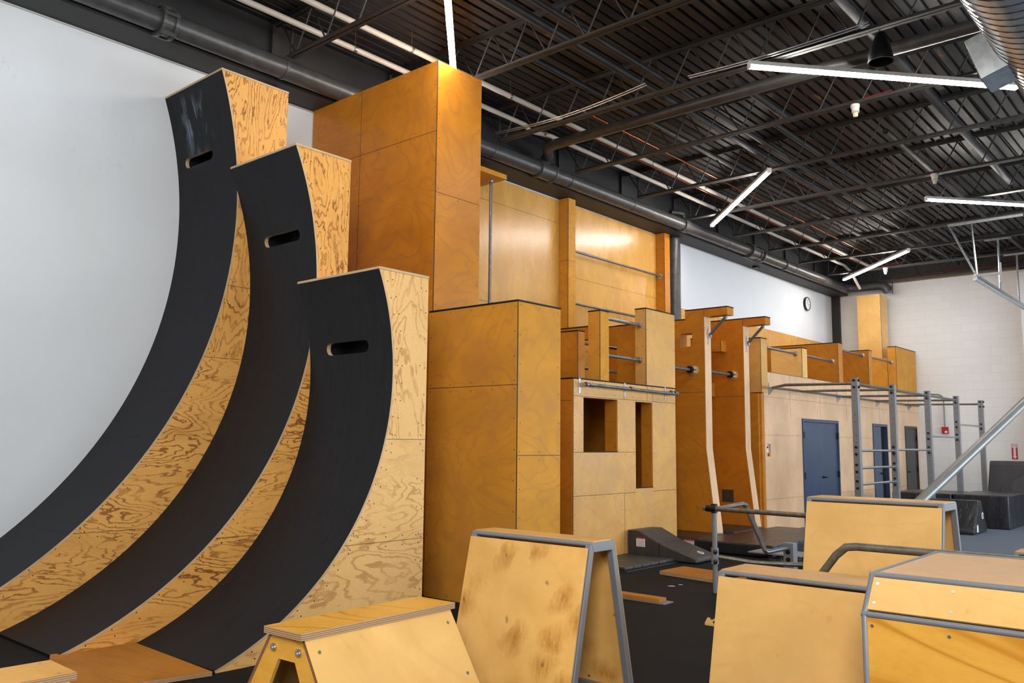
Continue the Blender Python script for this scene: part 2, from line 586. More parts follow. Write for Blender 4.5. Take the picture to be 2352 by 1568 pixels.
def ply_faces(mb, x0, x1, y0, y1, z0, z1, seams=(), mi_seam=1, mi_screw=2, left=True, front=True, step=.32, vs_left=(), vs_front=()):
    """seams and screws on the -X face (left) and the -Y face (front) of a box; mats: ply, seam, screw"""
    zz = [z0] + sorted(seams) + [z1]
    e = .0012
    for z in seams:
        if left:
            mb.box(x0 - e, x0, y0, y1, z - .003, z + .003, mi_seam)
        if front:
            mb.box(x0, x1, y0 - e, y0, z - .003, z + .003, mi_seam)
    for y in vs_left:
        mb.box(x0 - e, x0, y - .003, y + .003, z0, z1, mi_seam)
    for x in vs_front:
        mb.box(x - .003, x + .003, y0 - e, y0, z0, z1, mi_seam)
    yy = [y0] + sorted(vs_left) + [y1]
    xx = [x0] + sorted(vs_front) + [x1]
    for a, b in zip(zz[:-1], zz[1:]):
        if left:
            for c, d in zip(yy[:-1], yy[1:]):
                border_screws(mb, 'x', x0 - .0002, c, d, a, b, mi_screw, step)
        if front:
            for c, d in zip(xx[:-1], xx[1:]):
                border_screws(mb, 'y', y0 - .0002, c, d, a, b, mi_screw, step)


def ply_block(name, label, cat, x0, x1, y0, y1, z0, z1, mat='birch_mid', left_mat=None, seams=(), seams_left=None, seams_front=None, cap=True, vs_left=(), vs_front=(), group=None, step=.32, corner=True):
    t = thing(name, label, cat, ((x0 + x1) / 2, (y0 + y1) / 2, z0), group)
    mb = MB()
    zt = z1 - (.02 if cap else 0)
    mb.box(x0, x1, y0, y1, z0, zt)
    ply_faces(mb, x0, x1, y0, y1, z0, zt, seams if seams_left is None else seams_left, front=False, vs_left=vs_left, step=step)
    ply_faces(mb, x0, x1, y0, y1, z0, zt, seams if seams_front is None else seams_front, left=False, vs_front=vs_front, step=step)
    if corner:
        mb.box(x0 - .0015, x0 + .006, y0 - .0015, y0 + .006, z0, zt, 1)
    mb.build('body', [mat, 'seam', 'screw'], t)
    if cap:
        MB().box(x0 - .004, x1 + .004, y0 - .004, y1 + .004, zt, z1).build('top_cap', 'cap', t, label='thin black cap')
    return t


def flange(mb, c, nrm, r=.055, mi=0):
    c, n = Vector(c), Vector(nrm).normalized()
    mb.lathe([(0.0, 0), (r, 0), (r, .008), (r * .62, .012), (r * .58, .035), (0.0, .035)], c, n, 18, mi)


def pipe_bar(name, label, cat, a, b, r=.024, mat='galv', fl=(True, True), group=None, fr=.055):
    a, b = Vector(a), Vector(b)
    d = (b - a).normalized()
    t = thing(name, label, cat, (a + b) / 2, group)
    pipe = MB().tube([a, b], r, 14).build('pipe', mat, t, smooth=True)
    for on, p, n in ((fl[0], a, d), (fl[1], b, -d)):
        if on:
            m = MB()
            flange(m, p, n, fr)
            m.build('flange', 'galv_bright', pipe, smooth=True)
    return t


def text_mesh(txt, size, mat, parent, loc, rot, name='lettering', ext=.001, align='CENTER'):
    cu = bpy.data.curves.new(name, 'FONT')
    cu.body = txt
    cu.size = size
    cu.align_x = align
    cu.align_y = 'CENTER'
    cu.extrude = ext
    o = bpy.data.objects.new(name, cu)
    me = bpy.data.meshes.new_from_object(o)
    bpy.data.objects.remove(o)
    o = bpy.data.objects.new(name, me)
    me.materials.append(M[mat])
    COL.objects.link(o)
    o.parent = parent
    q = parent
    off = Vector((0, 0, 0))
    while q is not None:
        off += q.location
        q = q.parent
    o.location = Vector(loc) - off
    o.rotation_euler = rot
    return o


ORD = ['nearest', 'second', 'third', 'fourth', 'fifth', 'sixth', 'seventh', 'eighth', 'ninth', 'tenth', 'eleventh']

# ------------------------------------------------------------------ the setting
WY, FX = 9.51, 25.84
struct('floor', MB().box(-6, 26.2, -7.4, 9.9, -.2, 0), 'rubber', 'black speckled rubber gym floor', 'floor')
struct('floor', MB().box(13.0, FX, -7.0, 7.2, 0.0005, .008), 'carpet', 'blue-grey carpeted area of the floor at the far right', 'carpet')
struct('wall_left', MB().box(-6, 26.2, WY, WY + .3, 0, 6.18), 'wall_scuffed', 'long smooth white wall behind the curved black ramps', 'wall')
struct('wall_far', MB().box(FX, FX + .3, -7.4, 9.8, 0, 7.05), 'block', 'white painted concrete block wall at the far end', 'wall')
struct('trim_6', MB().box(FX - .28, FX - .001, -7.0, 4.47, 0, 6.30), 'block', 'shallow white block pier at the right end of the far wall', 'pier')
mb = MB()
mb.box(-3.5, -3.2, -7.4, 9.5, 0, 3.4).box(-3.5, -3.2, -7.4, 9.5, 5.8, 7.05).box(-3.5, -3.2, -7.4, -4.4, 3.4, 5.8).box(-3.5, -3.2, 1.6, 3.6, 3.4, 5.8).box(-3.5, -3.2, 7.2, 9.5, 3.4, 5.8)
struct('wall_back', mb, 'dark_wall', 'unseen grey wall behind the camera with openings added for fill light', 'wall')
mb = MB()
mb.box(-3.2, 26.2, -7.4, -7.1, 4.7, 7.05)
for a, b in ((-3.2, -2), (3, 5), (10, 12), (17, 19), (24, 26.2)):
    mb.box(a, b, -7.4, -7.1, 0, 4.7)
struct('wall_right', mb, 'dark_wall', 'unseen grey wall of glazed garage doors beside the open floor', 'wall')
for i, (a, b) in enumerate(((-2, 3), (5, 10), (12, 17), (19, 24))):
    mb = MB()
    mb.box(a, b, -7.3, -7.26, 0, 4.7, 0)
    for k in range(6):
        mb.box(a, b, -7.26, -7.2, k * .92, k * .92 + .08, 1)
    for k in range(5):
        mb.box(a + k * 1.23, a + k * 1.23 + .08, -7.26, -7.2, 0, 4.7, 1)
    struct('window_%d' % (i + 1), mb, ['glass', 'steel'], 'glazed garage door panel in the right wall', 'window')
for i, (a, b) in enumerate(((-4.4, 1.6), (3.6, 7.2))):  # unseen windows added to frame the back fill lights
    mb = MB().box(-3.4, -3.36, a, b, 3.4, 5.8, 0)
    for k in range(4):
        y = a + (b - a) * k / 3
        mb.box(-3.36, -3.3, y - .04, y + .04, 3.4, 5.8, 1)
    struct('window_%d' % (i + 5), mb, ['glass', 'steel'], 'unseen window added in the back wall for the fill light', 'window')

# corrugated deck
mb = MB()
ZD = 6.96
prof = []
y = -7.4
while y < 9.75:
    prof += [(y, ZD), (y + .105, ZD), (y + .114, ZD + .04), (y + .146, ZD + .04)]
    y += .155
vs = [(-6, a, b) for a, b in prof] + [(26.2, a, b) for a, b in prof]
n = len(prof)
mb.add(vs, [(i, i + 1, n + i + 1, n + i) for i in range(n - 1)])
mb.box(-6, 26.2, -7.4, 9.8, ZD + .06, ZD + .2)
struct('ceiling', mb, 'deck', 'dark corrugated metal roof deck with rust patches', 'ceiling')

# soffit ledge and the black web above it
struct('trim_1', MB().box(-6, FX, 9.05, WY + .02, 6.18, 6.26).box(-6, FX, 9.05, 9.07, 6.26, 6.29), 'soffit', 'dark underside of the steel ledge above the white wall', 'beam')
struct('trim_2', MB().box(-6, FX, 9.12, 9.2, 6.26, ZD), 'black_paint', 'black painted steel web above the ledge', 'beam')
struct('trim_3', MB().box(FX - .05, FX, 4.5, 9.1, 6.41, 6.45), 'edge_light', 'pale strip along the top of the white block', 'trim')
struct('trim_4', MB().box(FX - .12, FX, 9.28, WY, 0, 6.18), 'black_paint', 'black vertical strip in the far corner', 'trim')  # solid black strip down the corner
struct('trim_5', MB().box(-6, 7.4, 9.50, WY, 6.155, 6.168).box(16.4, FX, 9.50, WY, 6.155, 6.168), 'pvc', 'thin bead along the top of the white wall', 'trim')

# ------------------------------------------------------------------ roof joists
JX = [5.79, 7.73, 9.67, 11.70, 13.70, 15.70, 17.70, 19.60, 21.45, 23.44, 25.40]
ZB, ZT = 6.40, 6.93


def joist():
    t = thing('roof_joist', '', 'roof joist', (JX[0], 8.7, ZB), 'open-web joists across the ceiling')
    x = JX[0]
    m = MB()
    for s in (-1, 1):
        m.box(x + s * .008, x + s * .06, -7.1, 8.74, ZB - .006, ZB)
        m.box(x + s * .008, x + s * .014, -7.1, 8.74, ZB, ZB + .05)
    m.build('bottom_chord', 'joist', t)
    m = MB()
    for s in (-1, 1):
        m.box(x + s * .008, x + s * .065, -7.1, 9.11, ZT + .02, ZT + .027)
        m.box(x + s * .008, x + s * .014, -7.1, 9.11, ZT - .03, ZT + .02)
    m.build('top_chord', 'joist', t)
    m = MB()
    y = 8.62
    pts = [(x, 8.95, ZT)]
    bot = True
    while y > -7:
        zc = ZB + .03 if bot else ZT - .01
        pts += [(x, y + .03, zc + (.035 if bot else -.035)), (x, y, zc), (x, y - .03, zc + (.035 if bot else -.035))]
        y -= .30
        bot = not bot
    m.tube(pts, .011, 6)
    m.build('web_bar', 'joist', t, smooth=True)
    m = MB()
    m.tube([(x, 8.72, ZB), (x, 8.72, ZT)], .018, 8)
    m.build('end_strut', 'joist', t)
    MB().box(x - .05, x + .05, 9.07, 9.115, ZB - .1, ZT).build('bearing_plate', 'joist', t)
    return t


def copy_tree(o, parent=None):
    c = o.copy()
    COL.objects.link(c)
    c.parent = parent
    for ch in list(o.children):
        copy_tree(ch, c)
    return c


jt = joist()
for i, x in enumerate(JX):
    o = jt if i == 0 else copy_tree(jt)
    o.location = (x, 8.7, ZB)
    o['label'] = 'black open-web steel roof joist, %s across the ceiling' % (ORD[i] + (' to the camera' if i == 0 else ' from the near end'))

# ------------------------------------------------------------------ lamps


def lamp():
    t = thing('linear_lamp', '', 'ceiling lamp', (0, 0, 6.3), 'linear ceiling lamps')
    L = 3.667
    mb = MB().box(0, L, -.038, .038, 6.31, 6.36)
    mb.build('housing', 'white_plastic', t, label='white metal housing')
    mb = MB().prism([(-.036, 6.312), (-.030, 6.275), (.030, 6.275), (.036, 6.312)], 'x', .015, L - .015)
    mb.build('diffuser', M['led'], t, label='glowing white diffuser')
    mb = MB().box(0, .015, -.038, .038, 6.272, 6.312).box(L - .015, L, -.038, .038, 6.272, 6.312)
    mb.parts('end_cap', 'white_plastic', t)
    mb = MB()
    for x in (.25, L - .25):
        mb.tube([(x, 0, 6.36), (x, 0, 6.95)], .004, 6)
    mb.parts('hanging_wire', 'galv', t)
    return t


LP = []
dP = Vector((2.69, 2.5, 0))
dQ = Vector((2.795, -2.375, 0))
L0 = lamp()
first = True
for x0, lab, dirv in ((5.75, 'bright linear lamp above the corner of the tallest plywood tower', dP),
                      (13.44, 'bright linear lamp beside the big black drain pipe', dP),
                      (21.14, 'small bright linear lamp farthest away near the block wall', dP),
                      (9.43, 'long bright linear lamp passing under the round silver duct', dQ),
                      (16.87, 'bright linear lamp cut by the right edge above the hanging track', dQ),
                      (-1.95, 'linear lamp over the near end of the ramps', dP),
                      (1.95, 'linear lamp over the camera side of the hall', dQ),
                      (24.0, 'linear lamp at the far right of the hall', dQ)):
    if x0 > 23:
        continue
    o = L0 if first else copy_tree(L0)
    first = False
    y0 = 5.94 if dirv is dP else (4.40 if x0 < 20 else 4.4)
    o.location = (x0, y0, 6.3)
    o.rotation_euler = (0, 0, math.atan2(dirv.y, dirv.x))
    o['label'] = lab

# ------------------------------------------------------------------ big drain pipe
PY, PZ, PR = 8.92, 6.312, .127
t = thing('drain_pipe', 'large black drain pipe hung along the ledge above the white wall', 'pipe', (10, PY, PZ))
MB().tube([(-4, PY, PZ), (25.1, PY, PZ)], PR, 28).build('main_run', 'pipe_black', t, smooth=True)
mb = MB().tube([(25.1, PY, PZ), (25.25, PY - .03, PZ), (25.34, PY - .12, PZ), (25.37, PY - .3, PZ), (25.37, 8.0, PZ), (25.37, 7.86, PZ - .03), (25.37, 7.76, PZ - .12), (25.37, 7.73, PZ - .22)], PR, 24)
mb.build('elbow', 'pipe_black', t, smooth=True)


def coupling(x, w, r, nm='coupling', lugs=False):
    m = MB()
    m.lathe([(PR, -w / 2), (r, -w / 2), (r, w / 2), (PR, w / 2)], (x, PY, PZ), (1, 0, 0), 28)
    if lugs:
        for dx in (-w * .45, w * .45):
            m.lathe([(r, -.02), (r + .025, -.02), (r + .025, .02), (r, .02)], (x + dx, PY, PZ), (1, 0, 0), 28)
        for k in range(5):
            a = k * 1.256 + .4
            m.box(x - w * .55, x + w * .55, PY + math.cos(a) * (r + .02) - .018, PY + math.cos(a) * (r + .02) + .018, PZ + math.sin(a) * (r + .02) - .018, PZ + math.sin(a) * (r + .02) + .018)
    return m.build(nm, 'pipe_black', t, smooth=not lugs)


coupling(4.27, .16, .151, lugs=True)
coupling(11.05, .34, .148, 'tee_fitting')
coupling(10.86, .05, .161)
coupling(11.24, .05, .161)
coupling(15.78, .22, .145)
coupling(15.68, .03, .158)
coupling(19.07, .5, .153, lugs=True)
coupling(19.53, .1, .168)
coupling(20.87, .05, .153)
mb = MB().tube([(11.05, PY, PZ), (11.05, PY, 6.46), (11.04, PY - .04, 6.52), (10.98, PY - .14, 6.53), (10.62, 8.5, 6.53), (10.6, 8.3, 6.53), (10.6, -5, 6.56)], .085, 20)
mb.lathe([(.102, 0), (.102, .05)], (11.05, PY, 6.42), (0, 0, 1), 20)
mb.build('cross_run', 'pipe_black', t, smooth=True, label='long black branch crossing under the deck')
mb = MB().tube([(15.78, PY, PZ + .1), (15.78, PY, 6.50), (15.76, PY, 6.56), (15.65, PY + .08, 6.58), (15.55, PY + .16, 6.58)], .045, 14)
mb.build('vent_elbow', 'pipe_black', t, smooth=True)
for x in [j - .0 for j in JX]:
    m = MB()
    m.lathe([(PR + .002, -.018), (PR + .008, -.018), (PR + .008, .018), (PR + .002, .018)], (x + .02, PY, PZ), (1, 0, 0), 24)
    m.tube([(x + .02, PY, PZ + PR), (x + .02, PY, ZB)], .009, 6)
    m.build('pipe_hanger', 'pipe_black', t)
pb = MB().tube([(16.15, 9.37, 0.0), (16.15, 9.37, 6.17)], .135, 24)
tag(pb.build('downpipe', 'pipe_black', None, smooth=True), 'black vertical pipe beside the plywood wall panel with two bars', 'pipe')
# long pipes along the ceiling
for x0, x1, y, z, r, m, lab in (
        (3, 24.6, 6.20, 6.72, .052, 'joist', 'dark pipe through the joists above the first linear lamp'),
        (3, 25.7, 5.93, 6.74, .04, 'joist', 'thinner dark pipe running beside the larger one through the joists'),
        (10.3, 12.2, 5.05, 6.62, .055, 'joist', 'short dark pipe with capped end behind the bright central lamp'),
        (7, 18, 3.20, 6.68, .062, 'joist', 'dark pipe passing behind the black bell-shaped pendant'),
        (12.5, 25.7, 5.5, 6.80, .05, 'joist', 'dark pipe reaching the far block wall'),
        (8, 25.7, 7.05, 6.84, .045, 'joist', 'dark conduit nearest the two cream pipes'),
        (14, 25.6, 4.2, 6.75, .05, 'joist', 'dark pipe above the hanging track')):
    o = MB().tube([(x0, y, z), (x1, y, z)], r, 14).build('ceiling_pipe', m, None, smooth=True)
    tag(o, lab, 'pipe', 'dark pipes along the ceiling')
    o2 = None
t = thing('cream_pipe', 'upper cream plastic pipe along the ceiling', 'pipe', (10, 7.895, 6.70), 'cream plastic pipes')
MB().tube([(2, 7.895, 6.705), (24.4, 7.895, 6.705)], .038, 14).build('pipe', 'pvc', t, smooth=True)
for k, x in enumerate([5.1 + 1.94 * k for k in range(10)]):
    m = MB().lathe([(.038, -.02), (.043, -.02), (.043, .02), (.038, .02)], (x, 7.895, 6.705), (1, 0, 0), 14)
    m.tube([(x, 7.895, 6.74), (x, 7.895, 6.95)], .005, 6)
    m.build('hanger', 'galv', t)
t = thing('cream_pipe', 'lower cream plastic pipe nearest the black web, with a bend before the wall', 'pipe', (10, 8.43, 6.69), 'cream plastic pipes')
MB().tube([(2, 8.43, 6.69), (9.95, 8.43, 6.69), (10.1, 8.46, 6.64), (10.6, 8.43, 6.69), (23.3, 8.41, 6.70), (23.6, 8.35, 6.68), (23.9, 8.25, 6.5), (24.4, 8.2, 6.1)], .038, 14).build('pipe', 'pvc', t, smooth=True)
for k, x in enumerate([4.6 + 1.94 * k for k in range(10)]):
    m = MB().lathe([(.038, -.02), (.043, -.02), (.043, .02), (.038, .02)], (x, 8.42, 6.69), (1, 0, 0), 14)
    m.tube([(x, 8.42, 6.73), (x, 8.42, 6.95)], .005, 6)
    m.build('hanger', 'galv', t)
for y, z, lab in ((8.05, 6.74, 'thin copper pipe between the two cream pipes'), (7.55, 6.80, 'thin copper pipe above the upper cream pipe')):
    o = MB().tube([(10.2, y, z), (25.3, y, z)], .014, 8).build('copper_pipe', 'copper', None, smooth=True)
    tag(o, lab, 'pipe', 'copper pipes')
    o = None
# conduits along the third joist
for ya, yb_, za, zb_, sag, lab in ((8.70, 5.95, 6.50, 6.54, .08, 'thin light conduit sagging along a joist from the drain pipe side'),
                                   (5.30, 3.00, 6.455, 6.44, .03, 'thin light conduit along a joist between the long bright lamp and the black bell pendant')):
    for k in range(2):
        mb = MB()
        mb.tube([(9.585 - k * .035, ya + (yb_ - ya) * i / 14, za + (zb_ - za) * i / 14 - sag * math.sin(math.pi * i / 14) + .014 * k) for i in range(15)], .0095, 8)
        tag(mb.build('wire_conduit', 'galv_bright', None, smooth=True), lab, 'conduit', 'conduit pair near the drain pipe' if ya > 6 else 'conduit pair near the bell pendant')

# ------------------------------------------------------------------ small ceiling things
t = thing('bell_pendant', 'black bell-shaped pendant hanging under the joist', 'pendant', (9.67, 2.92, 6.0))
MB().lathe([(.0, .36), (.022, .355), (.045, .325), (.08, .25), (.108, .17), (.128, .085), (.136, .02), (.134, 0), (.126, 0), (.118, .085), (.095, .17), (.06, .25), (0, .30)], (9.67, 2.92, 6.00), (0, 0, 1), 40).build('shade', 'hardware', t, smooth=True)
MB().tube([(9.67, 2.92, 6.34), (9.67, 2.92, 6.39)], .012, 8).build('mount', 'galv', t)
MB().lathe([(.137, 0), (.142, 0), (.142, .006), (.137, .006)], (9.67, 2.92, 5.996), (0, 0, 1), 40).build('rim', 'galv', t, smooth=True)


def detector(x, y, z, lab, m='cream_plastic'):
    t = thing('smoke_detector', lab, 'smoke detector', (x, y, z), 'smoke detectors')
    MB().lathe([(0, .09), (.06, .09), (.062, .05), (.052, .045), (.05, 0), (0, 0)], (x, y, z), (0, 0, 1), 20).build('base', 'white_plastic', t, smooth=True)
    MB().lathe([(0, 0), (.05, 0), (.052, -.02), (.036, -.03), (.034, -.07), (.02, -.085), (0, -.085)], (x, y, z), (0, 0, 1), 20).build('sensor_head', m, t, smooth=True)
    m2 = MB()
    m2.tube([(x, y, z + .09), (x + .02, y + .1, ZB + .06), (x, y - .5, ZB + .07)], .005, 5)
    m2.build('red_wire', 'red', t)


detector(11.70, 3.90, 6.30, 'cream smoke detector with a red wire below the long bright lamp')
detector(15.65, 3.92, 6.30, 'cream smoke detector under the joist above the right-hand lamp')
detector(23.3, 7.15, 6.30, 'small white smoke detector near the far block wall', 'white_plastic')
o = MB().box(20.0, 20.2, 9.25, 9.37, 6.13, 6.18).build('sensor_box', 'hardware', None, bevel=.01)
tag(o, 'small black box under the dark ledge above the white wall', 'sensor')
o = MB().lathe([(0, -.05), (.12, -.05), (.14, -.02), (.14, 0), (0, 0)], (5.86, 9.33, 6.18), (0, 0, 1), 24).build('dome_light', 'soffit', None, smooth=True)
tag(o, 'dark round dome under the ledge above the tallest ramp', 'fixture')

t = thing('red_pipe', 'thin dull red pipe along the top of the far block wall', 'pipe', (25.7, 6, 6.6))
MB().tube([(25.72, 7.72, 6.1), (25.72, 7.72, 6.50), (25.72, 7.66, 6.55), (25.72, 7.3, 6.56), (25.72, -6, 6.62)], .016, 8).build('pipe', 'red_pipe', t, smooth=True)

# ------------------------------------------------------------------ spiral duct
DY, DZ, DR = 1.12, 5.50, .50
t = thing('spiral_duct', 'big round silver spiral duct in the top right corner', 'duct', (8, DY, DZ))
MB().tube([(1, DY, DZ), (25.5, DY, DZ)], DR, 64).build('duct_body', 'duct', t, smooth=True)
mb = MB()
pts = []
x = 1.0
a = 0
while x < 20:
    pts.append((x, DY + (DR + .001) * math.cos(a), DZ + (DR + .001) * math.sin(a)))
    a += math.pi / 16
    x += .13 / 32
mb.tube(pts, .005, 4)
mb.build('spiral_seam', 'duct_seam', t, smooth=True)
# side register
reg = MB()
an = R(-17.2)
ux, uy = math.cos(an), math.sin(an)
c0 = Vector((0, DY, DZ))


def rp(x, rad, tan):
    return (x, DY + rad * ux - tan * uy, DZ + rad * uy + tan * ux)


reg.hexa([rp(8.60, .42, -.214), rp(9.02, .42, -.214), rp(9.02, .42, .214), rp(8.60, .42, .214)], [rp(8.60, .687, -.214), rp(9.02, .687, -.214), rp(9.02, .687, .214), rp(8.60, .687, .214)])
reg.build('register_box', 'galv_bright', t, bevel=.004)
g = MB()
for k in range(7):
    tt = -.18 + k * .056
    g.hexa([rp(8.64, .688, tt), rp(8.98, .688, tt), rp(8.98, .688, tt + .012), rp(8.64, .688, tt + .012)], [rp(8.64, .699, tt), rp(8.98, .699, tt), rp(8.98, .699, tt + .012), rp(8.64, .699, tt + .012)])
g.build('grille', 'steel', t)

# ------------------------------------------------------------------ garage door track and its hangers
t = thing('door_track', 'galvanised overhead door track hung from perforated angle hangers', 'track', (19, 4.1, 5.1))
TZ = 5.08
TY = 4.1
mb = MB()
pts = [(19.0, TY, TZ), (24.2, TY, TZ)]
for k in range(1, 9):
    a = k * math.pi / 16
    pts.append((24.2 + .5 * math.sin(a), TY, TZ - .5 + .5 * math.cos(a)))
pts.append((24.72, TY, 0.3))
mb.tube(pts, .045, 8)
mb.box(19.0, 24.2, TY - .03, TY + .03, TZ + .03, TZ + .09)
mb.build('rail', 'galv_bright', t, smooth=False)


def hanger(a, b, wd=.035):
    m = MB()
    a, b = Vector(a), Vector(b)
    d = (b - a)
    n = int(d.length / .07)
    m.tube([a, b], wd * .62, 4)
    for k in range(n):
        p = a + d * ((k + .5) / n)
        m.box(p.x - wd * .45, p.x - wd * .43, p.y - .008, p.y + .008, p.z - .018, p.z + .018, 1)
    m.build('hanger', ['galv_bright', 'seam_black'], t)


hanger((19.2, TY, TZ + .05), (19.4, TY + .1, 6.32))
hanger((19.2, TY, TZ + .05), (19.4, TY + .52, 6.32))
hanger((21.3, TY, TZ + .05), (21.45, TY + .02, 6.36))
hanger((23.3, TY, TZ + .05), (23.44, TY + .02, 6.36))
m = MB()
m.box(19.38, 19.42, TY - .85, TY + .55, 6.32, 6.37)
m.box(21.43, 21.47, TY - .25, TY + .3, 6.35, 6.39)
m.box(23.42, 23.46, TY - .25, TY + .3, 6.35, 6.39)
m.parts('cross_angle', 'galv_bright', t)
m = MB().box(19.15, 19.19, TY - .42, TY, TZ + .06, TZ + .11).box(19.16, 19.2, TY - .45, TY - .41, TZ - .1, TZ + .3)
m.build('end_bracket', 'steel', t)
cm = thing('white_camera', 'small white dome fixture at the end of the hanger angle', 'camera', (19.4, 3.16, 6.33))
MB().lathe([(0, .05), (.075, .05), (.08, 0), (.06, -.06), (.03, -.085), (0, -.09)], (19.4, 3.16, 6.33), (0, -.3, 1), 20).build('housing', 'white_plastic', cm, smooth=True)
MB().lathe([(0, 0), (.03, 0), (.026, -.025), (0, -.03)], (19.38, 3.18, 6.25), (0, -.3, 1), 12).build('lens', 'steel', cm, smooth=True)

# ------------------------------------------------------------------ warped walls (curved ramps)


def warped_wall(label, cx, cz, r, yA, yB, ztop, xb, slot, seams, side_mat, surf='black', side_seams=()):
    t = thing('warped_wall', label, 'curved ramp', (xb - .5, (yA + yB) / 2, 0), 'curved black ramps')
    aT = math.asin((ztop - cz) / r)
    aB = math.asin((.022 - cz) / r)
    th = .020

    def P(a, y, off=0.):
        return (cx + (r + off) * math.cos(a), y, cz + (r + off) * math.sin(a))
    sz, sy0, sy1 = slot
    aS = math.asin((sz - cz) / r)
    dA = .11 / r
    a1, a2 = aS - dA, aS + dA
    mb = MB()

    def strip(a, b, n):
        for i in range(n):
            u, v = a + (b - a) * i / n, a + (b - a) * (i + 1) / n
            mb.add([P(u, yB), P(u, yA), P(v, yA), P(v, yB)], [(0, 1, 2, 3)], 0)
            mb.add([P(u, yB, th), P(u, yA, th), P(v, yA, th), P(v, yB, th)], [(0, 1, 2, 3)], 1)
            for y in (yA, yB):
                mb.add([P(u, y), P(v, y), P(v, y, th), P(u, y, th)], [(0, 1, 2, 3)], 1)
    strip(aB, a1, 44)
    strip(a2, aT, 10)
    # band with the rounded slot
    N = 48
    hc = .058
    yc, hw = (sy0 + sy1) / 2, abs(sy1 - sy0) / 2
    inner, outer = [], []
    H_, W_ = dA * r, (yA - yB) / 2
    ym = (yA + yB) / 2
    for k in range(N):
        q = 2 * math.pi * (k + .5) / N
        # stadium outline
        dx, dz = math.cos(q), math.sin(q)
        L = hw - hc
        per = 4 * L + 2 * math.pi * hc
        s = (k + .5) / N * per
        if s < math.pi * hc:
            b = -math.pi / 2 + s / hc
            pu, pv = L + hc * math.cos(b), hc * math.sin(b)
        elif s < math.pi * hc + 2 * L:
            pu, pv = L - (s - math.pi * hc), hc
        elif s < 2 * math.pi * hc + 2 * L:
            b = math.pi / 2 + (s - math.pi * hc - 2 * L) / hc
            pu, pv = -L + hc * math.cos(b), hc * math.sin(b)
        else:
            pu, pv = -L + (s - 2 * math.pi * hc - 2 * L), -hc
        inner.append((yc + pu, aS + pv / r))
        # matching point on the rectangle
        ou, ov = pu / hw, pv / hc
        m_ = max(abs(ou), abs(ov))
        ou, ov = ou / m_, ov / m_
        outer.append((ym + ou * W_, aS + ov * dA))
    for off, mi in ((0, 0), (th, 1)):
        for k in range(N):
            k2 = (k + 1) % N
            o1, o2 = outer[k], outer[k2]
            i1, i2 = inner[k], inner[k2]
            mb.add([P(o1[1], o1[0], off), P(o2[1], o2[0], off), P(i2[1], i2[0], off), P(i1[1], i1[0], off)], [(0, 1, 2, 3)], mi)
            # square corners
            if abs(o1[0] - o2[0]) > 1e-6 and abs(o1[1] - o2[1]) > 1e-9:
                cy = ym + W_ * (1 if (o1[0] + o2[0]) / 2 > ym else -1)
                ca = aS + dA * (1 if (o1[1] + o2[1]) / 2 > aS else -1)
                mb.add([P(o1[1], o1[0], off), P(ca, cy, off), P(o2[1], o2[0], off)], [(0, 1, 2)], mi)
    for k in range(N):
        i1, i2 = inner[k], inner[(k + 1) % N]
        mb.add([P(i1[1], i1[0], 0), P(i2[1], i2[0], 0), P(i2[1], i2[0], .045), P(i1[1], i1[0], .045)], [(0, 1, 2, 3)], 1)
    for y in (yA, yB):
        mb.add([P(a1, y), P(a2, y), P(a2, y, th), P(a1, y, th)], [(0, 1, 2, 3)], 1)
    for z in seams:
        a = math.asin((z - cz) / r)
        e = .0022 / r
        mb.add([P(a - e, yB, -.001), P(a - e, yA, -.001), P(a + e, yA, -.001), P(a + e, yB, -.001)], [(0, 1, 2, 3)], 2)
    # black lined pocket behind the slot
    pm = MB()
    q = [P(aS - .085 / r, yc - hw - .02, .046), P(aS - .085 / r, yc + hw + .02, .046), P(aS + .085 / r, yc + hw + .02, .046), P(aS + .085 / r, yc - hw - .02, .046)]
    q2 = [P(aS - .085 / r, yc - hw - .02, .24), P(aS - .085 / r, yc + hw + .02, .24), P(aS + .085 / r, yc + hw + .02, .24), P(aS + .085 / r, yc - hw - .02, .24)]
    pm.add(q + q2, [(4, 5, 6, 7), (0, 1, 5, 4), (1, 2, 6, 5), (2, 3, 7, 6), (3, 0, 4, 7)])
    pm.build('slot_pocket', 'cap', t, label='black pocket behind the hand slot')
    # front lip
    mb.add([P(aB, yB), P(aB, yA), P(aB, yA, th), P(aB, yB, th)], [(0, 1, 2, 3)], 0)
    bx = P(aB, 0)[0]
    mb.build('riding_surface', [surf, 'edge_light', 'seam_black'], t, smooth=True, label='black riding surface with a hand slot')
    # side panels (both flanks)
    poly = [(cx + (r + th) * math.cos(a), max(0.001, cz + (r + th) * math.sin(a))) for a in [aB + (aT - aB) * i / 60 for i in range(61)]]
    poly = poly + [(xb, ztop), (xb, .001), (poly[0][0] + .2, .001)]
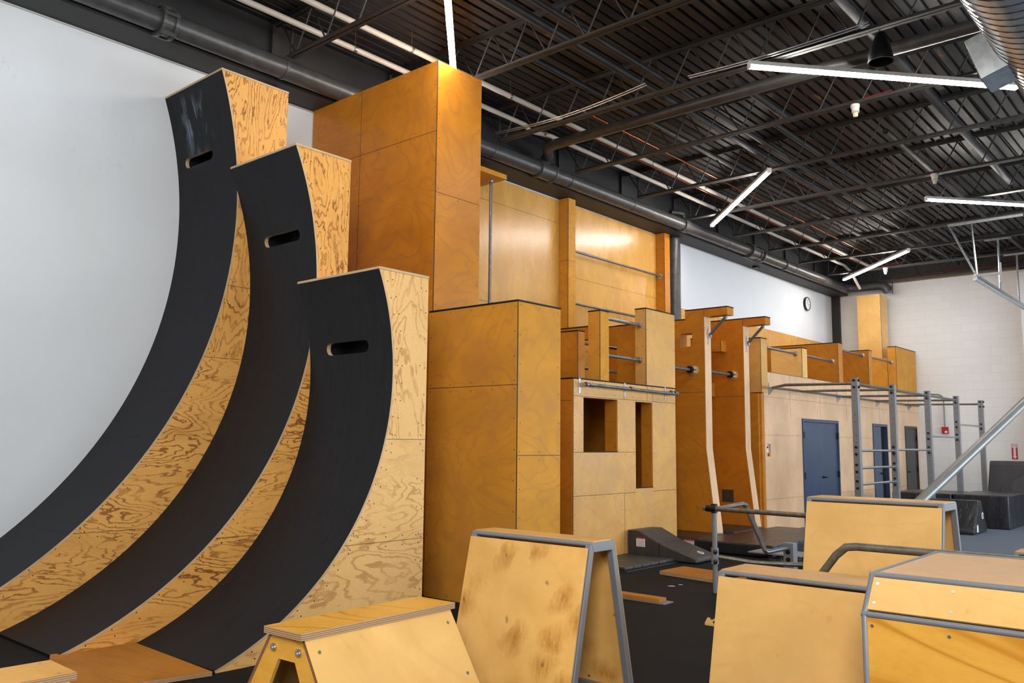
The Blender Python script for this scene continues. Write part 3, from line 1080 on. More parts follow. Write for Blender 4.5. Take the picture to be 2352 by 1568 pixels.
    for k, (y0, y1) in enumerate(((yB, yB + .018), (yA - .018, yA))):
        m = MB().prism(poly, 'y', y0, y1)
        if k == 0:
            for z in side_seams:
                xa = cx + (r + th) * math.cos(math.asin((z - cz) / (r + th)))
                m.box(xa, xb, yB - .0012, yB, z - .002, z + .002, 1)
            # screws following the curve, the back edge and the seams
            for i in range(1, 26):
                a = aB + (aT - aB) * i / 26
                for o_ in (.05, .11):
                    px, pz = cx + (r + o_) * math.cos(a), cz + (r + o_) * math.sin(a + .012)
                    if pz > .05:
                        m.disc((px, yB, pz), (0, -1, 0), .006, 2, 6, .0015)
            nb = int(ztop / .24)
            for i in range(nb):
                z = .1 + (ztop - .2) * i / (nb - 1) + random.uniform(-.03, .03)
                m.disc((xb - .03, yB, z), (0, -1, 0), .006, 2, 6, .0015)
                if random.random() < .6:
                    m.disc((xb - .09, yB, z + .02), (0, -1, 0), .006, 2, 6, .0015)
            for z in side_seams:
                xa = cx + (r + th) * math.cos(math.asin((z - cz) / (r + th)))
                nn = max(2, int((xb - xa) / .16))
                for i in range(nn):
                    x = xa + .06 + (xb - xa - .12) * i / (nn - 1)
                    for dz in (-.04, .04):
                        m.disc((x, yB, z + dz), (0, -1, 0), .006, 2, 6, .0015)
        m.build('side_panel', [side_mat, 'seam', 'screw'], t)
    MB().box(xb - .018, xb, yB + .018, yA - .018, .001, ztop - .001).build('back_panel', side_mat, t)
    xt = P(aT, 0)[0]
    m = MB().box(xt - .006, xb + .004, yB - .006, yA, ztop, ztop + .024)
    m.build('top_board', ['edge_light'], t, bevel=.004, label='pale plywood top board')
    return t


XB = 5.459
warped_wall('lowest curved black ramp, nearest the stacked plywood towers', 2.6646, 2.2755, 2.3799, 7.032, 5.803, 3.207, XB, (2.555, 6.13, 6.76), (.812, 1.70), 'fir3', side_seams=(.812, 1.70))
warped_wall('middle-height curved black ramp between the lowest and the tallest', 1.7126, 3.2020, 3.3651, 8.241, 7.034, 4.605, XB, (3.785, 7.28, 7.92), (.812, 1.70, 2.54), 'fir2', side_seams=(.812, 1.70, 2.54))
warped_wall('tallest curved black ramp against the white wall, chalk smeared near its top', .3666, 4.1848, 4.4998, 9.508, 8.243, 5.686, XB, (4.90, 8.71, 9.32), (.812, 1.70, 3.33), 'fir', 'black_chalk', side_seams=(.812, 2.54, 3.33))

# ------------------------------------------------------------------ plywood towers A, B
ply_block('plywood_tower', 'tallest plywood tower, reaching the ceiling behind the ramps', 'climbing tower', 6.70, 7.46, 7.04, 9.49, 0, 6.185, 'birch_dark', seams_left=(5.32,), seams_front=(4.58,), cap=False, vs_left=(8.45,))
ply_block('plywood_tower', 'tall square plywood tower with black cap, right of the lowest ramp', 'climbing tower', 6.64, 7.36, 5.70, 7.03, 0, 3.16, 'birch_mid', left_mat='birch_dark', seams_left=(2.275,), seams_front=(1.55,))

# plywood panels on the white wall
t = thing('wall_panelling', 'glossy plywood panelling covering the white wall between the tall posts', 'wall panel', (12, 9.49, 0))
for x0, x1, z1, sm in ((7.5, 12.21, 6.15, (4.0, 5.72)), (12.21, 15.95, 6.16, (4.77, 3.4)), (16.3, 25.7, 4.69, (3.4,))):
    m = MB().box(x0, x1, 9.485, 9.505, 0.001, z1)
    ply_faces(m, x0, x1, 9.485, 9.505, 0.6, z1, [s for s in sm if s < z1], left=False, vs_front=[x for x in (10.55, 14.0, 18.7, 21.1, 23.5) if x0 < x < x1 and x0 > 12.3], step=.45)
    m.build('panel', ['birch_wall', 'seam', 'screw'], t)
ply_block('plywood_post', 'tall plywood post on the wall, left end of the two long bars', 'post', 12.19, 12.41, 9.27, 9.48, 3.3, 6.17, 'birch_mid', seams=(5.0,), cap=False, group='plywood posts on the wall')
ply_block('plywood_post', 'tall plywood post beside the black downpipe, right end of the two long bars', 'post', 15.57, 15.79, 9.27, 9.48, 3.0, 6.17, 'birch_dark', seams=(), cap=False, group='plywood posts on the wall')
pipe_bar('wall_bar', 'upper steel bar between the two tall wall posts', 'bar', (12.41, 9.37, 5.235), (15.57, 9.37, 5.235), .022, group='steel bars between the wall posts')
pipe_bar('wall_bar', 'lower steel bar between the two tall wall posts', 'bar', (12.41, 9.37, 4.25), (15.57, 9.37, 4.25), .022, group='steel bars between the wall posts')
t = thing('pole_bracket', 'plywood shelf bracket holding a thin vertical climbing pole', 'climbing pole', (9.9, 9.1, 3))
MB().box(7.47, 10.08, 8.92, 9.48, 5.92, 6.0).build('board', 'birch_mid', t, bevel=.004)
MB().tube([(9.92, 9.12, 0), (9.92, 9.12, 5.92)], .026, 14).build('pole', 'galv', t, smooth=True)
m = MB()
flange(m, (9.92, 9.12, 5.92), (0, 0, -1))
m.build('flange', 'galv_bright', t, smooth=True)

# ------------------------------------------------------------------ window box C
CY = 7.25
t = thing('climbing_box', 'plywood climbing box with a square and a tall narrow window opening', 'climbing box', (11, 8, 0))
holes = [(9.90, 10.767, 1.555, 2.336), (11.259, 11.754, 1.0, 2.331)]


def holed(mb, x0, x1, z0, z1, y0, y1, holes, mi=0):
    xs = sorted({x0, x1, *[h[0] for h in holes], *[h[1] for h in holes]})
    for a, b in zip(xs[:-1], xs[1:]):
        hs = sorted([(h[2], h[3]) for h in holes if h[0] <= a + 1e-6 and h[1] >= b - 1e-6])
        z = z0
        for p, q in hs:
            mb.box(a, b, y0, y1, z, p, mi)
            z = q
        mb.box(a, b, y0, y1, z, z1, mi)


m = MB()
holed(m, 9.655, 12.47, 0.001, 2.587, CY, CY + .02, holes)
for x0, x1, z in ((9.655, 11.259, .943), (11.754, 12.47, .943), (9.655, 11.259, 1.553), (9.655, 12.47, 2.35)):
    m.box(x0, x1, CY - .0012, CY, z - .003, z + .003, 1)
for x, z0, z1 in ((10.945, 0.001, .943), (10.95, 2.35, 2.587), (11.6, 2.35, 2.587), (11.76, 2.35, 2.587)):
    m.box(x - .003, x + .003, CY - .0012, CY, z0, z1, 1)
for a in ((9.655, 10.945, .001, .943), (10.945, 12.47, .001, .943), (9.655, 11.259, .943, 1.553), (11.754, 12.47, .943, 2.35), (10.767, 11.259, 1.553, 2.35), (9.655, 9.90, 1.553, 2.35), (9.655, 12.47, 2.35, 2.587)):
    border_screws(m, 'y', CY, *a, 2, .26)
m.build('front_panel', ['birch_grey', 'seam', 'screw'], t)
m = MB().box(9.655, 9.675, CY + .02, 9.0, .001, 2.587)
m.box(9.6538, 9.655, CY + .02, 9.0, 2.28, 2.286, 1)
border_screws(m, 'x', 9.655, CY + .02, 7.9, .001, 2.28, 2, .3)
m.box(9.6535, 9.662, CY - .0015, CY + .006, .001, 2.587, 1)
m.build('side_panel', ['birch_dark', 'seam', 'screw'], t)
MB().box(12.45, 12.47, CY + .02, 9.0, .001, 2.587).build('side_panel', 'birch_dark', t)
MB().box(9.675, 12.45, 8.98, 9.0, .001, 2.587).build('back_panel', 'birch_dark', t)
for h, d in zip(holes, (.23, .21)):
    m = MB()
    m.box(h[0] - .02, h[0], CY + .02, CY + d, h[2] - .02, h[3] + .02)
    m.box(h[1], h[1] + .02, CY + .02, CY + d, h[2] - .02, h[3] + .02)
    m.box(h[0], h[1], CY + .02, CY + d, h[3], h[3] + .02)
    m.box(h[0], h[1], CY + .02, CY + d, h[2] - .02, h[2])
    m.box(h[0], h[1], CY - .004, CY + .03, h[2] - .001, h[2] + .012, 1)
    m.build('window_recess', ['birch_dark', 'cap'], t, label='recessed window opening with black sill')
m = MB().box(9.65, 12.474, CY - .004, 9.0, 2.587, 2.607)
m.build('top_cap', 'cap', t, label='thin black cap')

# rail on its front
t = thing('wall_rail', 'steel pipe rail on brackets across the front of the climbing box', 'rail', (11, 7.15, 2.5))
MB().tube([(9.80, 7.14, 2.515), (12.36, 7.14, 2.492)], .026, 16).build('pipe', 'galv', t, smooth=True)
for x, lug in ((9.80, 1), (10.96, 0), (12.14, 0)):
    m = MB().box(x - .022, x + .022, CY - .008, CY, 2.39, 2.60)
    m.box(x - .018, x + .018, 7.15, CY - .004, 2.49, 2.53)
    m.lathe([(.034, -.03), (.034, .03), (.026, .03), (.026, -.03)], (x + .03, 7.14, 2.513), (1, 0, 0), 16)
    m.build('bracket', 'galv_bright', t)
for x in (9.93, 11.0, 12.3):
    MB().lathe([(.026, -.05), (.034, -.05), (.034, .05), (.026, .05)], (x, 7.14, 2.512), (1, 0, 0), 16).build('collar', 'galv', t, smooth=True)

# towers on top of box C
ply_block('plywood_pillar', 'slim plywood pillar with black cap on top of the climbing box', 'pillar', 10.32, 10.55, CY + .004, 7.47, 2.608, 3.66, 'birch_mid', group='plywood pillars on the climbing box')
ply_block('plywood_pillar', 'wide plywood pillar with black cap above the narrow window opening', 'pillar', 11.585, 12.48, CY + .002, 7.455, 2.608, 3.85, 'birch_grey', group='plywood pillars on the climbing box')
pipe_bar('climbing_bar', 'upper steel bar from the slim pillar to the wide pillar', 'bar', (10.55, 7.37, 3.575), (11.585, 7.37, 3.575), .026, fl=(False, True), group='steel bars between the box pillars')
pipe_bar('climbing_bar', 'lower steel bar from the slim pillar to the wide pillar', 'bar', (10.55, 7.37, 3.01), (11.585, 7.37, 3.01), .026, fl=(False, True), group='steel bars between the box pillars')
ply_block('plywood_tower', 'plywood tower in shadow below the left wall post, behind the climbing box', 'climbing tower', 10.64, 10.82, 7.9, 9.4, 2.608, 3.44, 'birch_dark')
ply_block('plywood_tower', 'dark plywood tower directly behind the wide pillar', 'climbing tower', 11.66, 12.4, 7.49, 7.86, 2.608, 3.62, 'birch_dark')
ply_block('plywood_beam', 'short plywood beam bridging two towers behind the slim pillar', 'beam', 11.3, 11.5, 7.95, 9.3, 3.38, 3.60, 'birch_dark')
pipe_bar('climbing_bar', 'steel bar from the shadowed tower with a round flange', 'bar', (10.82, 8.05, 3.27), (13.5, 8.05, 3.27), .024, fl=(True, False), group='steel bars between the box pillars')
pipe_bar('climbing_bar', 'low steel bar with end fitting behind the slim pillar', 'bar', (10.82, 8.62, 2.955), (13.498, 8.62, 2.955), .026, fl=(False, True), group='steel bars between the box pillars', fr=.07)

# ------------------------------------------------------------------ the two fins


def fin(label, x0, x1, ystep, zlow, has_step, hole, cube, niche, mat, brace_lab):
    t = thing('plywood_fin', label, 'climbing fin', (x0 + .1, 7.6, 0), 'flared plywood fins')
    zt = 4.06
    yb = 9.45
    prof = [(7.06, 0.001), (7.25, 1.61), (7.25, 3.93), (6.80, 3.93), (6.80, zt)]
    if has_step:
        prof += [(7.63, zt), (7.63, 3.90), (yb, 3.90)]
    else:
        prof += [(8.0, zt), (8.0, 3.75), (8.37, 3.75), (8.37, 3.59), (yb, 3.59)]
    prof += [(yb, .001)]
    m = MB()
    if hole:
        y0, y1, z0, z1 = hole
        # split round the hole
        m.prism([(7.06, .001), (7.25, 1.61), (7.25, z0), (yb, z0), (yb, .001)], 'x', x0, x1)
        m.prism([(7.25, z0), (7.25, z1), (y0, z1), (y0, z0)], 'x', x0, x1)
        m.prism([(y1, z0), (y1, z1), (yb, z1), (yb, z0)], 'x', x0, x1)
        m.prism([(7.25, z1), (7.25, 3.93), (6.80, 3.93), (6.80, zt), (7.63, zt), (7.63, 3.90), (yb, 3.90), (yb, z1)], 'x', x0, x1)
    else:
        m.prism(prof, 'x', x0, x1)
    e = .0012
    m.box(x0 - e, x0, 7.25, yb, 2.592, 2.598, 1)
    m.box(x0 - e, x0, 7.246, 7.252, 3.93, zt, 1)
    for z in [.3 + .2 * i for i in range(19)]:
        yf = 7.25 if z > 1.61 else 7.25 - (1.61 - z) * .118
        m.disc((x0, yf + .05, z), (-1, 0, 0), .007, 2, 6, .0015)
        m.disc((x0, 7.85, z + .05), (-1, 0, 0), .007, 2, 6, .0015)
        m.disc((x0 + .05, yf, z), (0, -1, .0), .006, 2, 6, .0015)
        m.disc((x1 - .05, yf, z + .02), (0, -1, .0), .006, 2, 6, .0015)
    if niche:
        y0, y1, z0, z1 = niche
        m.box(x0 - .003, x0 - .001, y0, y1, z0, z1, 1)
    m.build('body', [mat, 'seam', 'screw'], t)
    # front strip, its paleness is daylight put into the colour
    m = MB()
    m.add([(x0 + .002, 7.249, 1.61), (x1 - .002, 7.249, 1.61), (x1 - .002, 7.249, 3.928), (x0 + .002, 7.249, 3.928),
           (x0 + .002, 7.244, 1.61), (x1 - .002, 7.244, 1.61), (x1 - .002, 7.244, 3.928), (x0 + .002, 7.244, 3.928)],
          [(0, 1, 2, 3), (7, 6, 5, 4), (0, 4, 5, 1), (1, 5, 6, 2), (2, 6, 7, 3), (3, 7, 4, 0)])
    m.add([(x0 + .002, 7.249, 1.61), (x1 - .002, 7.249, 1.61), (x1 - .002, 7.06, .002), (x0 + .002, 7.06, .002),
           (x0 + .002, 7.244, 1.61), (x1 - .002, 7.244, 1.61), (x1 - .002, 7.053, .002), (x0 + .002, 7.053, .002)],
          [(0, 1, 2, 3), (7, 6, 5, 4), (0, 4, 5, 1), (1, 5, 6, 2), (2, 6, 7, 3), (3, 7, 4, 0)])
    m.build('front_strip', 'birch_door', t, label='front edge strip coloured pale for daylight')
    m = MB().box(x0 - .004, x1 + .004, 6.796, 7.63 if has_step else 8.0, zt, zt + .02)
    if has_step:
        m.box(x0 - .004, x1 + .004, 7.634, yb, 3.90, 3.92)
    else:
        m.box(x0 - .004, x1 + .004, 8.004, 8.37, 3.75, 3.77).box(x0 - .004, x1 + .004, 8.374, yb, 3.59, 3.61)
    m.parts('top_cap', 'cap', t, label='thin black cap')
    if niche:
        y0, y1, z0, z1 = niche
        # dark slab on the face stands for a shaded recess
        n_ = MB()
        n_.box(x0 - .012, x0 - .003, y0, y1, z0, z1)
        n_.build('foot_pocket_shade', 'seam', t, label='dark square slab standing for a shaded foot pocket')
    # pipe brace
    b = MB()
    xc = (x0 + x1) / 2
    b.tube([(xc, 7.21, 3.60), (xc, 6.90, 3.90)], .026, 12)
    b.build('brace', 'steel_dark', t, smooth=True)
    b = MB().box(xc - .025, xc + .025, 7.236, 7.244, 3.44, 3.76).box(xc - .02, xc + .02, 7.17, 7.24, 3.56, 3.64)
    b.box(xc - .03, xc + .03, 6.84, 6.95, 3.915, 3.93).box(xc - .02, xc + .02, 6.87, 6.92, 3.87, 3.92)
    b.build('brace_bracket', 'galv_bright', t, bevel=.003)
    return t


fin('plywood fin with a square see-through hole, left of the two flared fins', 13.50, 13.73, 7.63, 3.9, True, (7.49, 7.726, 3.41, 3.655), None, None, 'birch_dark', '')
fin('deep orange plywood fin carrying a small cube step, right of the two flared fins', 15.02, 15.24, 7.63, 3.9, False, None, True, (7.51, 7.74, .61, .84), 'birch_fin', '')
ply_block('cube_step', 'small plywood cube step fixed on the orange fin', 'step', 14.80, 15.018, 7.60, 7.80, 3.45, 3.655, 'birch_dark', cap=False)
ply_block('cube_step', 'small plywood step low between the flared fins', 'step', 14.85, 15.018, 7.86, 8.05, 2.6, 2.86, 'birch_dark', cap=False)
for x0, x1, z, lab in ((12.485, 13.498, 2.985, 'steel bar with clustered end fitting on the fin with the hole'), (13.735, 15.018, 3.0, 'steel bar with clustered end fitting on the orange fin')):
    t = thing('climbing_bar', lab, 'bar', ((x0 + x1) / 2, 7.45, z), 'steel bars running to the fins')
    MB().tube([(x0, 7.45, z), (x1, 7.45, z)], .03, 14).build('pipe', 'galv', t, smooth=True)
    m = MB()
    for k in range(4):
        a = k * math.pi / 2 + .8
        m.tube([(x1 - .13, 7.45 + .045 * math.cos(a), z + .045 * math.sin(a)), (x1, 7.45 + .045 * math.cos(a), z + .045 * math.sin(a))], .024, 10)
    m.lathe([(.0, 0), (.085, 0), (.085, .01), (0, .01)], (x1 - .012, 7.45, z), (1, 0, 0), 20)
    m.build('end_fitting', 'edge_light', t, smooth=True)
    MB().lathe([(.03, -.05), (.062, -.05), (.062, .02), (.03, .02)], (x1 - .15, 7.45, z), (1, 0, 0), 16).build('clamp', 'hardware', t, smooth=True)

# ------------------------------------------------------------------ plywood wall with doors, blocks on its ledge
DWY = 7.20
t = thing('plywood_partition', 'long plywood partition wall with doors below a ledge', 'partition wall', (20, DWY, 0))
dh = [(17.56, 19.63, -.01, 2.245), (21.93, 23.05, -.01, 2.24), (24.51, 25.61, -.01, 2.235), (15.84, 16.02, 1.46, 1.70)]
m = MB()
holed(m, 15.76, FX - .01, 0.001, 3.11, DWY, DWY + .04, [(a, b, max(c, .001), d) for a, b, c, d in dh])
for z in (.634, 1.877, 2.62):
    for a, b in ((15.76, 17.5), (19.7, 21.9), (23.1, 24.45)) if z < 2.2 else ((15.76, FX - .02),):
        m.box(a, b, DWY - .0012, DWY, z - .002, z + .002, 1)
for x in (17.0, 18.6, 20.2, 22.5, 24.0):
    m.box(x - .002, x + .002, DWY - .0012, DWY, 2.25, 3.11, 1)
for a in ((15.76, 17.5, .001, 1.877), (15.76, 17.5, 1.877, 2.62), (19.7, 21.9, .001, 1.877), (19.7, 21.9, 1.877, 2.62), (15.76, 18.6, 2.62, 3.11), (18.6, 22.5, 2.62, 3.11), (22.5, 25.8, 2.62, 3.11)):
    border_screws(m, 'y', DWY, *a, 2, .3)
m.build('face', ['birch_door', 'seam', 'screw'], t)
m = MB().box(15.6, 15.74, DWY + .05, 9.4, .001, 2.68).box(15.66, 15.76, DWY + .01, DWY + .2, .001, 2.68).box(15.74, FX - .01, 7.26, 9.2, 3.07, 3.108)
m.build('end_return', 'birch_dark', t, label='darker end return of the partition')
MB().box(15.76, FX - .01, DWY - .003, 7.26, 3.11, 3.118).build('ledge_edge', 'seam', t)

# doors


def door(n, x0, x1, z1, mat, leaves, label, handle, hinge):
    t = thing('door_%d' % n, label, 'door', ((x0 + x1) / 2, DWY, 0), None, 'structure')
    m = MB().box(x0, x0 + .05, DWY - .02, DWY + .1, .001, z1).box(x1 - .05, x1, DWY - .02, DWY + .1, .001, z1).box(x0 + .05, x1 - .05, DWY - .02, DWY + .1, z1 - .06, z1)
    m.build('frame', mat, t)
    ls = []
    for a, b in leaves:
        ls.append((a, b, MB().box(a, b, DWY + .012, DWY + .06, .01, z1 - .065).build('leaf', mat, t, bevel=.003)))

    def leaf_at(x):
        return min(ls, key=lambda q: 0 if q[0] - .02 <= x <= q[1] + .02 else 1)[2]
    for hx in handle:
        h = MB().lathe([(0, 0), (.03, 0), (.03, .012), (0, .012)], (hx, DWY + .012, 1.0), (0, -1, 0), 14)
        h.tube([(hx, DWY, 1.0), (hx, DWY - .05, 1.0), (hx + .12, DWY - .055, .995)], .011, 8)
        h.build('handle', 'hardware', leaf_at(hx))
    for hx in hinge:
        for z in (.25, 1.05, 1.9):
            MB().box(hx - .03, hx + .03, DWY - .026, DWY + .012, z - .07, z + .07).build('hinge', 'hardware', leaf_at(hx))


door(1, 17.57, 19.62, 2.24, 'door_blue', ((17.62, 18.585), (18.592, 19.57)), 'blue-grey double door in the plywood partition', (18.66,), (17.62, 19.57))
door(2, 21.94, 23.04, 2.235, 'door_blue', ((21.99, 22.60),), 'dark blue door standing ajar behind the pull-up rig', (22.5,), ())
MB().box(22.60, 23.0, DWY + .07, DWY + .09, .01, 2.17).build('gap_shade_sheet', 'cap', None)  # black sheet stands for the shade inside the ajar door
bpy.data.objects['gap_shade_sheet'].parent = bpy.data.objects['door_2']
bpy.data.objects['gap_shade_sheet'].location = -bpy.data.objects['door_2'].location
door(3, 24.52, 25.60, 2.23, 'door_grey', ((24.57, 25.55),), 'charcoal door nearest the block wall', (24.67,), (25.55,))
t = thing('wall_niche', 'small recessed niche with a white switch plate on the partition', 'switch', (15.93, DWY, 1.58))
MB().box(15.84, 16.02, DWY + .05, DWY + .06, 1.46, 1.70).build('niche_back', 'birch_dark', t)
MB().box(15.86, 15.99, DWY + .03, DWY + .045, 1.53, 1.69).build('plate', 'white_plastic', t, bevel=.004)
MB().box(15.905, 15.945, DWY + .02, DWY + .03, 1.62, 1.66).build('switch', 'hardware', t)

# post and blocks on the ledge
ply_block('plywood_pillar', 'plywood pillar with black cap right of the orange fin', 'pillar', 15.64, 15.93, DWY - .01, 7.45, 2.70, 3.775, 'birch_grey', group='plywood pillars on the ledge')
ply_block('ledge_block', 'bright yellow sided plywood block on the ledge, leftmost of the row', 'block', 17.68, 17.95, DWY, 7.89, 3.12, 3.76, 'birch_box', group='plywood blocks on the ledge')
ply_block('ledge_block', 'deep plywood block reaching back to the wall, above the double door', 'block', 19.78, 20.06, DWY, 9.0, 3.12, 4.07, 'birch_dark', group='plywood blocks on the ledge')
ply_block('ledge_block', 'plywood block above the ajar door', 'block', 21.84, 22.10, DWY, 7.86, 3.12, 4.075, 'birch_dark', group='plywood blocks on the ledge')
ply_block('plywood_tower', 'wide plywood end tower with black cap in the far corner', 'climbing tower', 24.05, 25.80, DWY + .002, 7.42, 3.12, 4.37, 'birch_mid', vs_front=())
ply_block('ledge_block', 'low plywood block behind the end tower, below the tall boxed column', 'block', 24.05, 25.80, 7.425, 9.2, 3.12, 4.06, 'birch_mid', cap=False)
ply_block('boxed_column', 'tall pale plywood column rising to the drain pipe elbow', 'column', 25.0, 25.6, 7.85, 8.50, 4.062, 6.0, 'birch_box', cap=False, step=.5)
for a, b, z, lab in ((15.93, 17.68, 3.63, 'steel bar from the pillar to the yellow sided block'), (17.95, 19.78, 3.63, 'steel bar between the yellow sided block and the deep block'), (20.06, 21.84, 3.94, 'steel bar from the deep block to the block over the ajar door'), (22.10, 24.05, 3.94, 'steel bar into the far end tower')):
    pipe_bar('climbing_bar', lab, 'bar', (a, 7.34, z), (b, 7.34, z), .026, fl=(False, True), group='steel bars between the ledge blocks')

# ------------------------------------------------------------------ pull-up rig
RY = 5.24
PX = [15.16, 17.18, 19.50, 21.80, 24.15]
t = thing('pull_up_rig', 'silver pull-up rig of drilled posts joined to the partition by long bars', 'pull-up rig', (19, RY, 0))
for x in PX:
    m = MB().box(x - .055, x + .055, RY - .055, RY + .055, .01, 2.86)
    z = .3
    while z < 2.8:
        for dz in (0, .12):
            m.disc((x - .055, RY, z + dz), (-1, 0, 0), .008, 1, 8, .002)
        z += .36
    m.build('post', ['silver_post', 'hardware'], t, bevel=.004, label='drilled silver post')
    MB().box(x - .1, x + .1, RY - .1, RY + .1, .009, .018).build('base_plate', 'silver_post', t)
for a, b in zip(PX[:-1], PX[1:]):
    if b < 22:
        MB().tube([(a + .055, RY, 2.765), (b - .055, RY, 2.765)], .024, 12).build('top_bar', 'steel_dark', t, smooth=True)
for i, (zs) in enumerate(((1.60, 1.30, 1.02), (1.615,), (1.905,), (2.20,))):
    for z in zs:
        MB().tube([(PX[i] + .055, RY, z), (PX[i + 1] - .055, RY, z)], .022, 12).build('rung', 'chrome', t, smooth=True)
m = MB()
for i, zz in enumerate(((1.60, 1.30, 1.02), (1.60, 1.30, 1.02, 1.615), (1.615, 1.905), (1.905, 2.2), (2.2,))):
    for z in set(zz) | {2.76}:
        for dz in (-.06, .06):
            m.lathe([(0, .03), (.022, .025), (.024, 0)], (PX[i] - .056, RY, z + dz), (-1, 0, 0), 10)
            m.lathe([(0, .03), (.022, .025), (.024, 0)], (PX[i], RY - .056, z + dz - .0), (0, -1, 0), 10) if z > 2.7 and i in (0, 4) else None
m.parts('bolt_head', 'hardware', t)
m = MB().tube([(16.6, 7.13, 2.81), (25.65, 7.13, 2.81)], .024, 12)
m.build('wall_pipe', 'galv', t, smooth=True)
for i, x in enumerate(PX[:5]):
    xw = (15.98, 18.0, 20.2, 22.3, 24.9)[i]
    MB().tube([(x, RY + .055, 2.765), (x + .0, 6.5, 2.785), (xw if i == 0 else x + .25, 7.12, 2.80)], .024, 12).build('cross_bar', 'rail_bronze', t, smooth=True)
for x in (15.98, 19.6, 22.3, 24.9):
    m = MB().box(x - .02, x + .02, DWY - .010, DWY - .004, 2.66, 2.9)
    m.prism([(DWY - .009, 2.80), (DWY - .12, 2.80), (DWY - .009, 2.66)], 'x', x - .012, x + .012)
    m.build('wall_bracket', 'galv_bright', t)
MB().tube([(15.98, 7.12, 2.80), (16.6, 7.13, 2.81)], .024, 12).build('wall_pipe', 'galv', t, smooth=True)

# ------------------------------------------------------------------ things on the walls
t = thing('wall_clock', 'round white clock with black rim high on the white wall', 'clock', (23.75, WY, 5.71))
MB().lathe([(0, 0), (.19, 0), (.20, .02), (.20, .06), (.18, .065), (.175, .05), (0, .05)], (23.75, WY, 5.71), (0, -1, 0), 36).build('rim', 'hardware', t, smooth=True)
MB().lathe([(0, .052), (.174, .052)], (23.75, WY, 5.71), (0, -1, 0), 36).build('face', 'white_plastic', t)
m = MB().box(23.745, 23.755, WY - .058, WY - .054, 5.71, 5.83)
m.hexa([(23.75, WY - .058, 5.70), (23.86, WY - .058, 5.66), (23.86, WY - .054, 5.66), (23.75, WY - .054, 5.70)], [(23.75, WY - .058, 5.712), (23.86, WY - .058, 5.672), (23.86, WY - .054, 5.672), (23.75, WY - .054, 5.712)])
for k in range(12):
    a = k * math.pi / 6
    px, pz = 23.75 + .15 * math.cos(a), 5.71 + .15 * math.sin(a)
    m.box(px - .006, px + .006, WY - .056, WY - .053, pz - .01, pz + .01)
m.build('hands', 'hardware', t)

t = thing('fire_alarm', 'red fire alarm box on the block wall with grey conduit above', 'alarm', (FX - .03, 6.52, 2.14))
MB().box(FX - .07, FX - .004, 6.43, 6.60, 2.04, 2.23).build('box', 'red', t, bevel=.01)
MB().lathe([(0, .02), (.03, .015), (.035, 0)], (FX - .07, 6.49, 2.09), (-1, 0, 0), 14).build('strobe', 'white_plastic', t, smooth=True)
MB().tube([(FX - .03, 6.52, 2.23), (FX - .03, 6.52, 3.0), (FX - .03, 6.55, 3.08), (FX - .03, 6.65, 3.14), (FX - .03, 7.15, 3.16)], .015, 8).build('conduit', 'galv', t, smooth=True)

t = thing('fire_sign', 'red and white FIRE extinguisher arrow sign on the block wall', 'sign', (FX, 4.86, 1.58))
SX = FX
MB().box(SX - .006, SX, 4.79, 4.93, 1.37, 1.78).build('panel', 'red_sign', t)
m = MB().box(SX - .008, SX - .0065, 4.80, 4.92, 1.68, 1.77)
m.add([(SX - .008, 4.86 - .028, 1.68), (SX - .008, 4.86 + .028, 1.68), (SX - .008, 4.86 + .028, 1.45), (SX - .008, 4.86 - .028, 1.45)], [(0, 1, 2, 3)])
m.add([(SX - .008, 4.86 - .05, 1.45), (SX - .008, 4.86 + .05, 1.45), (SX - .008, 4.86, 1.385)], [(0, 1, 2)])
m.build('arrow', 'paper', t)
ROT = (R(90), 0, R(-90))
text_mesh('FIRE', .058, 'red_sign', t, (SX - .0095, 4.86, 1.725), ROT)
text_mesh('\n'.join('EXTINGUISHER'), .021, 'red_sign', t, (SX - .0095, 4.86, 1.565), ROT)

# ------------------------------------------------------------------ foreground trapezoid boxes


def slant_panel(mb, p0, p1, q1, q0, th, mi=0):
    """quad p0,p1 (top edge) q1,q0 (bottom edge), thickened inwards along -normal"""
    P = [Vector(p) for p in (p0, p1, q1, q0)]
    n = (P[1] - P[0]).cross(P[3] - P[0]).normalized()
    Q = [p - n * th for p in P]
    mb.hexa(P, Q, mi)
    return n


def face_screws(mb, p0, p1, q1, q0, nu, nv, mi, r=.009, inset=.04, h=.003):
    P = [Vector(p) for p in (p0, p1, q1, q0)]
    n = (P[1] - P[0]).cross(P[3] - P[0]).normalized()
    W = (P[1] - P[0]).length
    H = (P[3] - P[0]).length
    for i in range(nu + 1):
        for j in range(nv + 1):
            if 0 < i < nu and 0 < j < nv:
                continue
            u = inset / W + (1 - 2 * inset / W) * i / nu
            v = inset / H + (1 - 2 * inset / H) * j / nv
            a = P[0].lerp(P[1], u)
            b = P[3].lerp(P[2], u)
            mb.disc(a.lerp(b, v), n, r, mi, 12, h)


